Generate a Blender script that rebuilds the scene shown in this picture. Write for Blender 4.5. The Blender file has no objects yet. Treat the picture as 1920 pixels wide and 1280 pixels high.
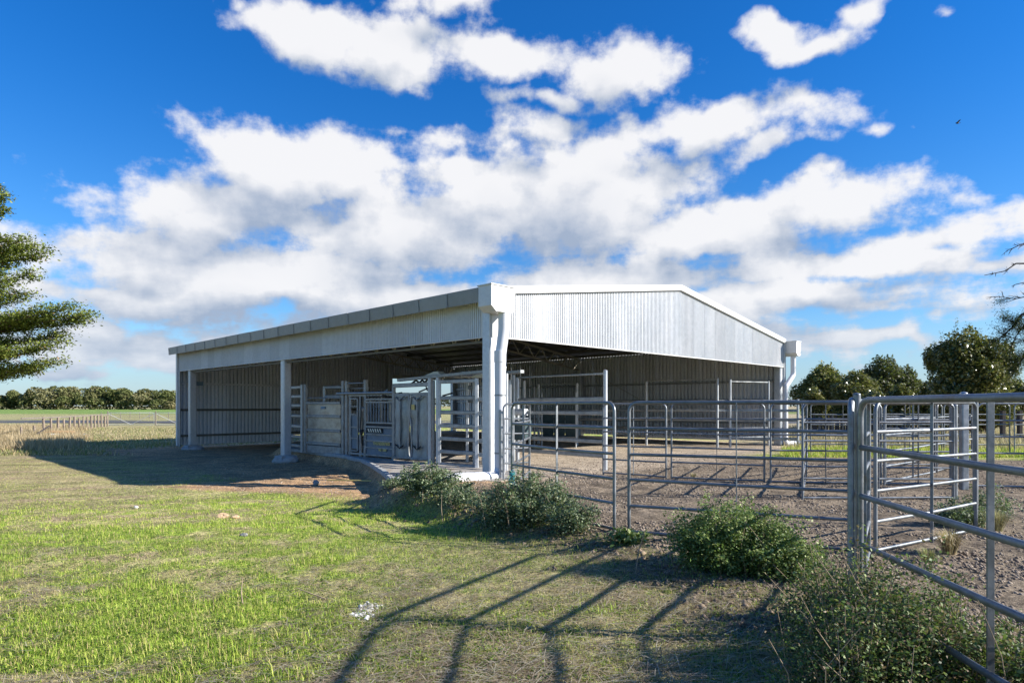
import bpy, math, random
import numpy as np
from mathutils import Vector
random.seed(7); RNG = np.random.default_rng(11)
S = bpy.context.scene; COL = S.collection

# ------------------------------------------------------------------ camera, sky, sun, exposure
EYE = 1.75
cam_d = bpy.data.cameras.new('camera'); cam = bpy.data.objects.new('camera', cam_d); COL.objects.link(cam)
cam.location = (0, 0, EYE); cam.rotation_euler = (math.radians(90), 0, 0)
cam_d.sensor_width = 36; cam_d.lens = 22.5; cam_d.shift_y = 0.0625; cam_d.clip_start = .05; cam_d.clip_end = 6000
S.camera = cam
SUN_EL = math.radians(26.5); SUN_AZ = math.radians(99.8)
sun_v = Vector((math.sin(SUN_AZ)*math.cos(SUN_EL), math.cos(SUN_AZ)*math.cos(SUN_EL), math.sin(SUN_EL)))
sun_d = bpy.data.lights.new('sun', 'SUN'); sun_d.energy = 5.0; sun_d.angle = math.radians(.53); sun_d.color = (1, .945, .86)
sun = bpy.data.objects.new('sun', sun_d); COL.objects.link(sun); sun.location = (20, -5, 20)
sun.rotation_euler = (-sun_v).to_track_quat('-Z', 'Y').to_euler()
S.view_settings.view_transform = 'Standard'; S.view_settings.look = 'None'
S.view_settings.exposure = .98; S.view_settings.gamma = 1; S.view_settings.use_curve_mapping = False
S.cycles.max_bounces = 6; S.cycles.diffuse_bounces = 3; S.cycles.glossy_bounces = 3; S.cycles.transmission_bounces = 3
S.cycles.transparent_max_bounces = 6

class NT:
    def __init__(s, tree): s.t = tree; s.n = tree.nodes; s.l = tree.links
    def node(s, typ, ins=None, **props):
        nd = s.n.new(typ)
        for k, v in props.items(): setattr(nd, k, v)
        for k, v in (ins or {}).items(): s.put(nd.inputs[k], v)
        return nd
    def put(s, sock, v):
        if isinstance(v, bpy.types.NodeSocket): s.l.new(v, sock)
        else: sock.default_value = v
    def m(s, op, a, b=0.0, c=0.0, clamp=False):
        nd = s.n.new('ShaderNodeMath'); nd.operation = op; nd.use_clamp = clamp
        for i, v in enumerate((a, b, c)): s.put(nd.inputs[i], v)
        return nd.outputs[0]
    def vm(s, op, a, b=(0, 0, 0)):
        nd = s.n.new('ShaderNodeVectorMath'); nd.operation = op
        s.put(nd.inputs[0], a); s.put(nd.inputs[1], b)
        return nd.outputs[0]
    def comb(s, x, y, z):
        nd = s.n.new('ShaderNodeCombineXYZ')
        for i, v in enumerate((x, y, z)): s.put(nd.inputs[i], v)
        return nd.outputs[0]
    def noise(s, vec, scale, detail=4, rough=.5, out=0, dim='3D'):
        nd = s.n.new('ShaderNodeTexNoise'); nd.noise_dimensions = dim
        s.put(nd.inputs['Vector'], vec); nd.inputs['Scale'].default_value = scale
        nd.inputs['Detail'].default_value = detail; nd.inputs['Roughness'].default_value = rough
        return nd.outputs[out]
    def mix(s, f, a, b, blend='MIX'):
        nd = s.n.new('ShaderNodeMix'); nd.data_type = 'RGBA'; nd.blend_type = blend
        s.put(nd.inputs[0], f); s.put(nd.inputs[6], a); s.put(nd.inputs[7], b)
        return nd.outputs[2]
    def step(s, v, lo, hi, a=0., b=1., kind='SMOOTHSTEP'):
        nd = s.n.new('ShaderNodeMapRange'); nd.interpolation_type = kind
        for i, x in enumerate((v, lo, hi, a, b)): s.put(nd.inputs[i], x)
        return nd.outputs[0]

def rgba(c): return (c[0], c[1], c[2], 1)

# cloud density as a function of direction (a node group, evaluated at the view direction and a bit nearer the sun)
g = bpy.data.node_groups.new('cloud_density', 'ShaderNodeTree')
g.interface.new_socket('Dir', in_out='INPUT', socket_type='NodeSocketVector')
g.interface.new_socket('Density', in_out='OUTPUT', socket_type='NodeSocketFloat'); g.interface.new_socket('Mass', in_out='OUTPUT', socket_type='NodeSocketFloat')
G = NT(g); gi = g.nodes.new('NodeGroupInput'); go = g.nodes.new('NodeGroupOutput')
D = G.vm('NORMALIZE', gi.outputs[0])
sep = G.node('ShaderNodeSeparateXYZ', {0: D})
zc = G.m('MAXIMUM', sep.outputs[2], 0.0)
den = G.m('ADD', zc, .16)
P = G.comb(G.m('DIVIDE', sep.outputs[0], den), G.m('DIVIDE', sep.outputs[1], den), G.m('MULTIPLY', zc, 3.0))
az0 = G.m('ARCTAN2', sep.outputs[0], sep.outputs[1]); el0 = G.m('ARCSINE', sep.outputs[2])
wn = G.node('ShaderNodeTexNoise', {'Vector': D, 'Scale': 9., 'Detail': 3., 'Roughness': .55})
ws = G.node('ShaderNodeSeparateXYZ', {0: wn.outputs[1]})
az = G.m('ADD', az0, G.m('MULTIPLY', G.m('SUBTRACT', ws.outputs[0], .5), .16))
el = G.m('ADD', el0, G.m('MULTIPLY', G.m('SUBTRACT', ws.outputs[1], .5), .09))
BLOBS = [  # px, py, rx, ry, peak (photograph pixels, turned into azimuth and elevation)
 (470, 5, 90, 50, .45), (600, 50, 180, 70, .9), (720, 85, 150, 62, 1.), (840, 5, 160, 60, .8), (940, 105, 170, 55, .9), (1150, 130, 170, 80, .95), (1040, 180, 150, 40, .7), (950, 50, 90, 40, .3),
 (1020, 245, 130, 60, .75), (1320, 235, 250, 55, .95), (1430, 280, 150, 45, .55), (1130, 290, 130, 70, .8),
 (410, 390, 220, 90, 1.1), (540, 320, 190, 85, 1.15), (650, 330, 130, 70, 1.0), (760, 440, 240, 100, 1.1), (900, 350, 180, 80, 1.05), (1100, 370, 200, 110, 1.15), (1230, 350, 120, 55, .6),
 (1520, 385, 240, 60, 1.0), (1330, 440, 260, 62, .95), (1740, 435, 260, 50, .75), (330, 450, 170, 55, .9),
 (480, 520, 480, 75, 1.05), (1200, 520, 480, 62, .85), (1600, 490, 340, 45, .8), (800, 570, 700, 80, .75), (230, 560, 340, 60, .8), (250, 650, 480, 55, .85), (1400, 560, 480, 50, .95), (900, 640, 1000, 60, .75), (1650, 625, 340, 34, .7), (120, 700, 300, 30, .5),
 (1860, 480, 180, 38, .6),
 (1450, 60, 80, 64, .5), (1535, 85, 110, 46, .62), (1590, 25, 70, 60, .58), (1500, 75, 70, 60, .5), (1590, 175, 85, 38, .02), (1785, 38, 80, 48, -.12),
 (855, 262, 120, 42, .22), (735, 250, 100, 42, .05), (635, 238, 80, 30, -.05), (1640, 243, 100, 34, .0), (1715, 243, 70, 34, -.05), (1660, 48, 50, 40, -.15)]
mask = None
for (px, py, rx, ry, pk) in BLOBS:
    u = (px-960)/1200; v = (760-py)/1200
    a = math.atan(u); e = math.atan(v/math.hypot(1, u))
    ra = rx/1200/(1+u*u); re = ry/1200/math.hypot(1, u)/(1+v*v)
    dx = G.m('MULTIPLY', G.m('SUBTRACT', az, a), 1/ra); dy = G.m('MULTIPLY', G.m('SUBTRACT', el, e), 1/re)
    r = G.m('SQRT', G.m('ADD', G.m('MULTIPLY', dx, dx), G.m('MULTIPLY', dy, dy)))
    b = G.m('MULTIPLY_ADD', r, -.88 if pk > .3 else -.50, pk*.85 + (.15 if pk > .3 else .08))
    mask = b if mask is None else G.m('SMOOTH_MAX', mask, b, .12)
# elsewhere in the sky: scattered cloud of the same kind
outside = G.m('MAXIMUM', G.step(G.m('ABSOLUTE', az0), .68, .85), G.step(el0, .58, .72))
base = G.m('MULTIPLY_ADD', outside, .55, -.60)
lowf = G.noise(P, .55, 2, .5)
base = G.m('ADD', base, G.m('MULTIPLY', G.m('SUBTRACT', lowf, .5), G.m('MULTIPLY', outside, 1.6)))
mask = G.m('SMOOTH_MAX', G.m('SMOOTH_MIN', mask, .90, .2), base, .1)
n1 = G.noise(P, 2.0, 8, .60); n2 = G.noise(D, 13.0, 7, .6)
nn = G.m('ADD', G.m('MULTIPLY', G.m('SUBTRACT', n1, .5), 1.3), G.m('MULTIPLY', G.m('SUBTRACT', n2, .5), 1.5))
amp = G.m('MULTIPLY', G.step(mask, -.45, .0, .55, 1.), G.step(mask, .25, .8, 1.12, .75))
G.put(go.inputs[0], G.m('ADD', mask, G.m('MULTIPLY', nn, amp))); G.put(go.inputs[1], mask)

W = bpy.data.worlds.new('World'); S.world = W; W.use_nodes = True
W.cycles.sampling_method = 'MANUAL'; W.cycles.sample_map_resolution = 256
w = NT(W.node_tree); W.node_tree.nodes.clear()
tc = w.node('ShaderNodeTexCoord')
sky = w.node('ShaderNodeTexSky'); sky.sky_type = 'NISHITA'; sky.sun_disc = False
sky.sun_elevation = SUN_EL; sky.sun_rotation = SUN_AZ; sky.air_density = 1.0; sky.dust_density = .35; sky.ozone_density = 3.0; sky.altitude = 300
hs = w.node('ShaderNodeHueSaturation', {'Saturation': 1.25, 'Value': .95, 'Color': sky.outputs[0]})
sp = w.node('ShaderNodeSeparateXYZ', {0: tc.outputs['Generated']})
tint = w.mix(w.step(sp.outputs[2], .05, .50), (.70, .86, 1.02, 1), (.22, .76, 1.14, 1))
skyc = w.mix(1.0, hs.outputs[0], tint, 'MULTIPLY')
def dens(vec):
    nd = w.node('ShaderNodeGroup'); nd.node_tree = g; w.put(nd.inputs[0], vec); return nd.outputs
d0, m0 = dens(tc.outputs['Generated'])
d1, m1 = dens(w.vm('ADD', tc.outputs['Generated'], (.034, -.005, .055)))
alpha = w.step(d0, -.02, .46)
lit = w.step(w.m('SUBTRACT', d0, d1), -.72, .36, 0., 1., 'LINEAR')
thick = w.step(m1, .25, .95)
litm = w.m('SUBTRACT', lit, w.m('MULTIPLY', thick, .24), clamp=True)
cc = w.mix(litm, (2.1, 2.55, 3.35, 1), (5.2, 5.2, 5.3, 1))
full = w.mix(w.m('MULTIPLY', alpha, .97), skyc, cc)
# pale haze band low on the horizon, all round
full = w.mix(w.step(sp.outputs[2], .0, .16, .6, 0.), full, (2.2, 2.9, 3.9, 1))
bg = w.node('ShaderNodeBackground', {'Color': full, 'Strength': .092})
wo = w.node('ShaderNodeOutputWorld'); w.l.new(bg.outputs[0], wo.inputs[0])

# ------------------------------------------------------------------ materials
def new_mat(name):
    m = bpy.data.materials.new(name); m.use_nodes = True; m.node_tree.nodes.clear()
    n = NT(m.node_tree); b = n.node('ShaderNodeBsdfPrincipled'); o = n.node('ShaderNodeOutputMaterial')
    n.l.new(b.outputs[0], o.inputs[0]); return m, n, b
def metal(name, c1, c2, metallic=.6, rough=(.35, .55), scale=7., bump=.02, dirt=.25, stretch=(1, 1, 1), dirtc=(.13, .10, .07)):
    m, n, b = new_mat(name)
    pos = n.node('ShaderNodeNewGeometry').outputs['Position']
    p = n.vm('MULTIPLY', pos, stretch)
    a = n.noise(p, scale, 5, .6); v = n.node('ShaderNodeTexVoronoi', {'Vector': pos, 'Scale': scale*9})
    f = n.step(a, .3, .7)
    col = n.mix(f, rgba(c1), rgba(c2))
    col = n.mix(.22, col, n.mix(v.outputs['Color'], rgba([x*.75 for x in c1]), rgba([min(1, x*1.2) for x in c2])))
    d = n.step(n.noise(pos, 2.3, 8, .72), .52, .75)
    col = n.mix(n.m('MULTIPLY', d, dirt), col, rgba(dirtc))
    rnd = n.step(n.node('ShaderNodeObjectInfo').outputs['Random'], 0., 1., .88, 1.06, 'LINEAR')
    n.put(b.inputs['Base Color'], n.vm('MULTIPLY', col, n.comb(rnd, rnd, rnd))); b.inputs['Metallic'].default_value = metallic
    n.put(b.inputs['Roughness'], n.step(a, .3, .7, rough[0], rough[1], 'LINEAR'))
    bp = n.node('ShaderNodeBump', {'Strength': .25, 'Distance': bump, 'Height': n.noise(pos, scale*5, 4, .6)})
    n.l.new(bp.outputs[0], b.inputs['Normal']); return m
def plain(name, c, rough=.8, var=.25, scale=6., metallic=0., bump=.01, c2=None):
    m, n, b = new_mat(name)
    pos = n.node('ShaderNodeNewGeometry').outputs['Position']
    a = n.step(n.noise(pos, scale, 7, .65), .25, .75)
    n.put(b.inputs['Base Color'], n.mix(a, rgba([x*(1-var) for x in c]), rgba(c2 or [min(1, x*(1+var)) for x in c])))
    b.inputs['Roughness'].default_value = rough; b.inputs['Metallic'].default_value = metallic
    bp = n.node('ShaderNodeBump', {'Strength': .6, 'Distance': bump, 'Height': n.noise(pos, scale*4, 6, .7)})
    n.l.new(bp.outputs[0], b.inputs['Normal']); return m
def leafy(name, rough=.5, trans=.35, spec=.4, sat=1.):
    m = bpy.data.materials.new(name); m.use_nodes = True; m.node_tree.nodes.clear(); n = NT(m.node_tree)
    at = n.node('ShaderNodeAttribute', attribute_name='Col')
    b = n.node('ShaderNodeBsdfPrincipled', {'Base Color': at.outputs[0], 'Roughness': rough, 'Specular IOR Level': spec})
    t = n.node('ShaderNodeBsdfTranslucent', {'Color': n.mix(.3, at.outputs[0], (.25, .35, .03, 1))})
    mx = n.node('ShaderNodeMixShader', {0: trans, 1: b.outputs[0], 2: t.outputs[0]})
    o = n.node('ShaderNodeOutputMaterial'); n.l.new(mx.outputs[0], o.inputs[0]); return m

GALV = metal('galvanised_pipe', (.24, .265, .29), (.38, .40, .43), .75, (.30, .52), 6, .004, .30)
GALV_OLD = metal('weathered_galvanised_pipe', (.14, .16, .175), (.27, .285, .30), .65, (.34, .58), 5, .006, .55, (1, 1, 1), (.15, .085, .05))
GALV_RHS = metal('galvanised_section', (.19, .205, .22), (.38, .395, .40), .5, (.34, .56), 5, .004, .45, (1, 1, 1), (.11, .085, .065))
GALV_BRT = metal('bright_galvanised_column', (.38, .41, .44), (.54, .56, .58), .5, (.36, .55), 1.8, .003, .12, (1, 1, .6))
ZINC = metal('zincalume_sheet', (.51, .53, .55), (.57, .58, .595), .28, (.4, .52), 1.1, .001, .06, (1, 1, .35), (.4, .38, .34))
ZINC_IN = metal('zincalume_wall_sheet', (.58, .61, .66), (.68, .70, .72), .3, (.4, .55), 1.1, .001, .12, (1, 1, .35), (.3, .27, .2))
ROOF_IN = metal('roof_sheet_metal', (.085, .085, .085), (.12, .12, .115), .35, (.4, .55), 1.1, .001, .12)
STEEL_OLIVE = metal('roof_steel', (.38, .36, .29), (.48, .46, .38), .4, (.5, .6), 3, .001, .15)
FLASH = metal('painted_flashing', (.54, .54, .53), (.60, .60, .59), .1, (.4, .5), 1.5, .0006, .05)
GUTTER = metal('gutter_metal', (.22, .22, .21), (.26, .26, .25), .3, (.4, .5), 1.0, .001, .10)
PVC = plain('white_pvc', (.62, .63, .65), .35, .04, 2., 0, .0005)
CONC = plain('concrete', (.36, .36, .35), .9, .22, 5., 0, .01)
SHEETM = metal('sheeted_gate_metal', (.24, .23, .21), (.52, .50, .44), .55, (.28, .48), 2.2, .004, .55, (1, 1, 2), (.14, .12, .10))  # beige tone puts a warm reflection into the sheet colour
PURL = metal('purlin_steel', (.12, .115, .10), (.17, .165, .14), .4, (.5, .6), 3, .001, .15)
CRUSH = metal('crush_blue_grey_metal', (.09, .13, .18), (.20, .25, .31), .45, (.4, .6), 3, .003, .45)
DOORM = metal('head_gate_door_metal', (.16, .19, .21), (.36, .39, .40), .5, (.3, .5), 3.5, .004, .55, (1, 1, .4), (.10, .09, .08))
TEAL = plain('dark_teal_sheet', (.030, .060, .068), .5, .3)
BLACK = plain('black_rubber_and_gap_shade', (.02, .02, .02), .7, .3)
CREAM = plain('pale_canvas_plate', (.62, .64, .58), .6, .08)
ORANGE = plain('orange_plastic', (.55, .22, .03), .6, .2)
YELLOW = plain('yellow_print', (.55, .45, .16), .6, .1)
WOOD = plain('weathered_timber', (.19, .165, .14), .9, .4, 9.)
WOODL = plain('silvery_timber', (.24, .19, .145), .9, .35, 9.)
WOODD = plain('dark_timber', (.055, .045, .04), .9, .3, 9.)
PALLET = plain('fresh_pallet_timber', (.50, .32, .16), .8, .3, 6.)
BARK = plain('bark', (.09, .07, .055), .95, .4, 8., 0, .03)
DARKBARK = plain('dark_pine_bark', (.035, .028, .024), .95, .4, 8., 0, .03)
ROCK = plain('tan_rock', (.52, .36, .22), .9, .25, 7., 0, .02)
GREYROCK = plain('grey_rock', (.30, .29, .27), .9, .4, 12., 0, .02)
WHITEROCK = plain('chalky_rubble', (.62, .61, .58), .95, .3, 20., 0, .02)
ROPE = plain('teal_rope', (.03, .22, .24), .8, .4, 30.)
ROAD = plain('dark_gravel_road', (.06, .062, .07), .9, .2, 3.)
PLATE = plain('blue_grey_plate', (.16, .25, .33), .5, .1)
STICK = plain('dry_twig', (.30, .23, .15), .9, .3, 20.)
LEAF = leafy('leaf_blades', .55, .30, .35)
GLEAF = leafy('glossy_leaves', .33, .22, .6)
NEEDLE = leafy('cypress_sprays', .6, .22, .3)
FARLEAF = leafy('far_foliage', .8, .15, .1)
GRASSM = leafy('grass_blades', .6, .40, .25)

# ------------------------------------------------------------------ mesh helpers
class MB:
    def __init__(s): s.v = []; s.f = []; s.sm = []
    def add(s, vs, fs, smooth=False):
        o = len(s.v); s.v.extend([tuple(p) for p in vs]); s.f.extend([tuple(i+o for i in f) for f in fs]); s.sm.extend([smooth]*len(fs)); return s
    def box(s, c, ax, ay, az):      # centre and three half-axis vectors
        c, ax, ay, az = map(Vector, (c, ax, ay, az))
        vs = [c+ax*i+ay*j+az*k for k in (-1, 1) for j in (-1, 1) for i in (-1, 1)]
        return s.add(vs, [(0, 2, 3, 1), (4, 5, 7, 6), (0, 1, 5, 4), (2, 6, 7, 3), (0, 4, 6, 2), (1, 3, 7, 5)])
    def bar(s, a, b, wd, ht, up=(0, 0, 1), bev=.12):   # rectangular section a..b with chamfered edges
        a, b = Vector(a), Vector(b); d = (b-a).normalized(); up = Vector(up)
        if abs(d.dot(up)) > .98: up = Vector((1, 0, 0)) if abs(d.x) < .9 else Vector((0, 1, 0))
        sd = d.cross(up).normalized(); u2 = sd.cross(d).normalized(); w2, h2 = wd/2, ht/2; c = min(w2, h2)*bev*2
        pr = [(w2-c, h2), (w2, h2-c), (w2, -h2+c), (w2-c, -h2), (-w2+c, -h2), (-w2, -h2+c), (-w2, h2-c), (-w2+c, h2)]
        vs = [p+sd*x+u2*z for p in (a, b) for x, z in pr]; n = 8
        return s.add(vs, [(i, (i+1) % n, n+(i+1) % n, n+i) for i in range(n)]+[tuple(range(n))[::-1], tuple(range(n, 2*n))])
    def tube(s, pts, r, seg=8, cap=True, flat=1.0):
        pts = [Vector(p) for p in pts]; n = len(pts); rs = r if hasattr(r, '__len__') else [r]*n
        t0 = (pts[1]-pts[0]).normalized(); up = Vector((0, 0, 1)) if abs(t0.z) < .9 else Vector((1, 0, 0)); prev = None; vs = []
        for i, p in enumerate(pts):
            t = ((pts[min(i+1, n-1)]-p).normalized() + (p-pts[max(i-1, 0)]).normalized())
            t = t.normalized() if t.length > 1e-6 else t0
            sd = t.cross(up) if prev is None else (prev - t*prev.dot(t))
            if sd.length < 1e-5: sd = t.orthogonal()
            sd.normalize(); prev = sd; u2 = sd.cross(t)
            vs += [p+sd*math.cos(2*math.pi*k/seg)*rs[i]*flat+u2*math.sin(2*math.pi*k/seg)*rs[i] for k in range(seg)]
        fs = [(i*seg+k, i*seg+(k+1) % seg, (i+1)*seg+(k+1) % seg, (i+1)*seg+k) for i in range(n-1) for k in range(seg)]
        s.add(vs, fs, True)
        if cap: s.add(vs[:seg], [tuple(range(seg))[::-1]]); s.add(vs[-seg:], [tuple(range(seg))])
        return s
    def prism(s, poly, vec):        # polygon (3D points) swept along vec
        vec = Vector(vec); n = len(poly); vs = [Vector(p) for p in poly]+[Vector(p)+vec for p in poly]
        return s.add(vs, [(i, (i+1) % n, n+(i+1) % n, n+i) for i in range(n)]+[tuple(range(n))[::-1], tuple(range(n, 2*n))])
    def blob(s, c, r, sub=2, amp=.2, flat=1., seed=0):
        import bmesh
        bm = bmesh.new(); bmesh.ops.create_icosphere(bm, subdivisions=sub, radius=1); rg = random.Random(seed)
        k = [Vector((rg.uniform(-1, 1), rg.uniform(-1, 1), rg.uniform(-1, 1))).normalized() for _ in range(7)]
        vs = []
        for v in bm.verts:
            q = 1+amp*sum(math.sin(3.1*v.co.dot(a)+i) for i, a in enumerate(k))/3
            vs.append((c[0]+v.co.x*r[0]*q, c[1]+v.co.y*r[1]*q, c[2]+v.co.z*r[2]*q*flat))
        fs = [tuple(v.index for v in f.verts) for f in bm.faces]; bm.free(); return s.add(vs, fs, False)
    def build(s, name, mat, parent=None):
        off = wloc(parent) if parent else Vector((0, 0, 0))
        me = bpy.data.meshes.new(name); me.from_pydata([Vector(p)-off for p in s.v], [], s.f)
        if any(s.sm): me.polygons.foreach_set('use_smooth', s.sm)
        me.materials.append(mat); me.update()
        o = bpy.data.objects.new(name, me); COL.objects.link(o)
        if parent: o.parent = parent
        return o
def wloc(o):
    p = Vector((0, 0, 0))
    while o: p += o.location; o = o.parent
    return p
def tag(o, label=None, cat=None, group=None, kind=None):
    for k, v in (('label', label), ('category', cat), ('group', group), ('kind', kind)):
        if v: o[k] = v
    return o
def thing(name, label, cat, loc, group=None):
    o = bpy.data.objects.new(name, None); o.empty_display_size = .2; COL.objects.link(o); o.location = loc
    return tag(o, label, cat, group)
def cloud_mesh(name, V, F, C, mat, parent=None, smooth=False, nv=4):
    """V (n*nv,3), every nv vertices one polygon (F None) or F list array; C (n,3) colour per polygon."""
    off = wloc(parent) if parent else Vector((0, 0, 0))
    V = np.asarray(V, dtype=np.float32) - np.array(off, dtype=np.float32)
    me = bpy.data.meshes.new(name); nV = len(V)
    if F is None: F = np.arange(nV).reshape(-1, nv)
    nF, k = F.shape
    me.vertices.add(nV); me.vertices.foreach_set('co', V.ravel())
    me.loops.add(nF*k); me.loops.foreach_set('vertex_index', F.astype(np.int32).ravel())
    me.polygons.add(nF); me.polygons.foreach_set('loop_start', np.arange(0, nF*k, k, dtype=np.int32))
    me.polygons.foreach_set('loop_total', np.full(nF, k, dtype=np.int32))
    if smooth: me.polygons.foreach_set('use_smooth', np.ones(nF, dtype=bool))
    me.update(calc_edges=True)
    if C is not None:
        at = me.color_attributes.new('Col', 'FLOAT_COLOR', 'POINT')
        cv = np.ones((nV, 4), dtype=np.float32); cv[:, :3] = C if len(C) == nV else np.repeat(C, nV//len(C), axis=0)
        at.data.foreach_set('color', cv.ravel())
    me.materials.append(mat)
    o = bpy.data.objects.new(name, me); COL.objects.link(o)
    if parent: o.parent = parent
    return o
def Q(px, d): return ((px-960)/1200*d, d)      # a ground position seen at a given bearing, d metres ahead

# ------------------------------------------------------------------ noise and terrain
def _hash(ix, iy, s):
    h = (ix*374761393 + iy*668265263 + s*974711) & 0x7fffffff
    h = ((h ^ (h >> 13))*1274126177) & 0x7fffffff
    return ((h ^ (h >> 16)) & 0xffff)/65535.
def vnoise(x, y, s=0):
    ix = np.floor(x).astype(np.int64); iy = np.floor(y).astype(np.int64); fx = x-ix; fy = y-iy
    fx = fx*fx*(3-2*fx); fy = fy*fy*(3-2*fy)
    a = _hash(ix, iy, s); b = _hash(ix+1, iy, s); c = _hash(ix, iy+1, s); d = _hash(ix+1, iy+1, s)
    return (a*(1-fx)+b*fx)*(1-fy)+(c*(1-fx)+d*fx)*fy
def fbm(x, y, f=1., o=4, s=0):
    t = 0; a = .5; n = 0
    for i in range(o): t = t+a*vnoise(x*f+17.3*i, y*f-9.1*i, s+i); n += a; a *= .5; f *= 2.03
    return t/n
def sst(v, a, b):
    t = np.clip((v-a)/(b-a), 0, 1); return t*t*(3-2*t)
EDGE = np.array([(-20, 2.9), (2, 2.5), (4.7, 2.35), (6, 2.5), (8, 1.6), (8.8, 1.1), (10.6, -.35), (12.2, -1.6), (13.6, -2.4), (14.5, -2.56), (15.8, -2.96), (19.1, -4.1), (21.9, -5.5), (23.9, -7.2), (26.9, -9.7), (31, -10.5), (44, -6), (60, 20)])
def edge_x(y): return np.interp(y, EDGE[:, 0], EDGE[:, 1])
def terrain(x, y):
    x = np.asarray(x, float); y = np.asarray(y, float)
    s = edge_x(y)-x
    soft = np.interp(y, [0, 9, 13, 15, 24, 60], [1.2, 1.1, .9, .35, .35, 3])
    drop = np.interp(y, [0, 6, 10, 14, 24, 60, 200], [.05, .06, .20, .33, .36, .40, .40])
    z = -drop*sst(s, 0, soft)
    z = np.where(y > 50, np.minimum(z, -.40*sst(y, 50, 80)), z)
    nf = fbm(x, y, .35, 3, 5)-.5
    z = z + nf*.10*sst(s, .2, 3)*(y < 400)
    z = z + (fbm(x, y, 2.6, 3, 9)-.5)*.05*sst(s, -.2, .4)*(y < 60)          # tussocky paddock
    z = z + (fbm(x, y, 3.5, 4, 21)-.5)*.065*sst(-s, .1, .8)*sst(mudmask(x, y), .3, .7)
    # low bank of dug soil along the yard edge
    z = z + .16*np.exp(-((s-.45)/.4)**2)*sst(y, 9.5, 11.5)*(1-sst(y, 13.2, 14.4))*(.6+fbm(x, y, 1.2, 2, 4))
    return z
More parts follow.
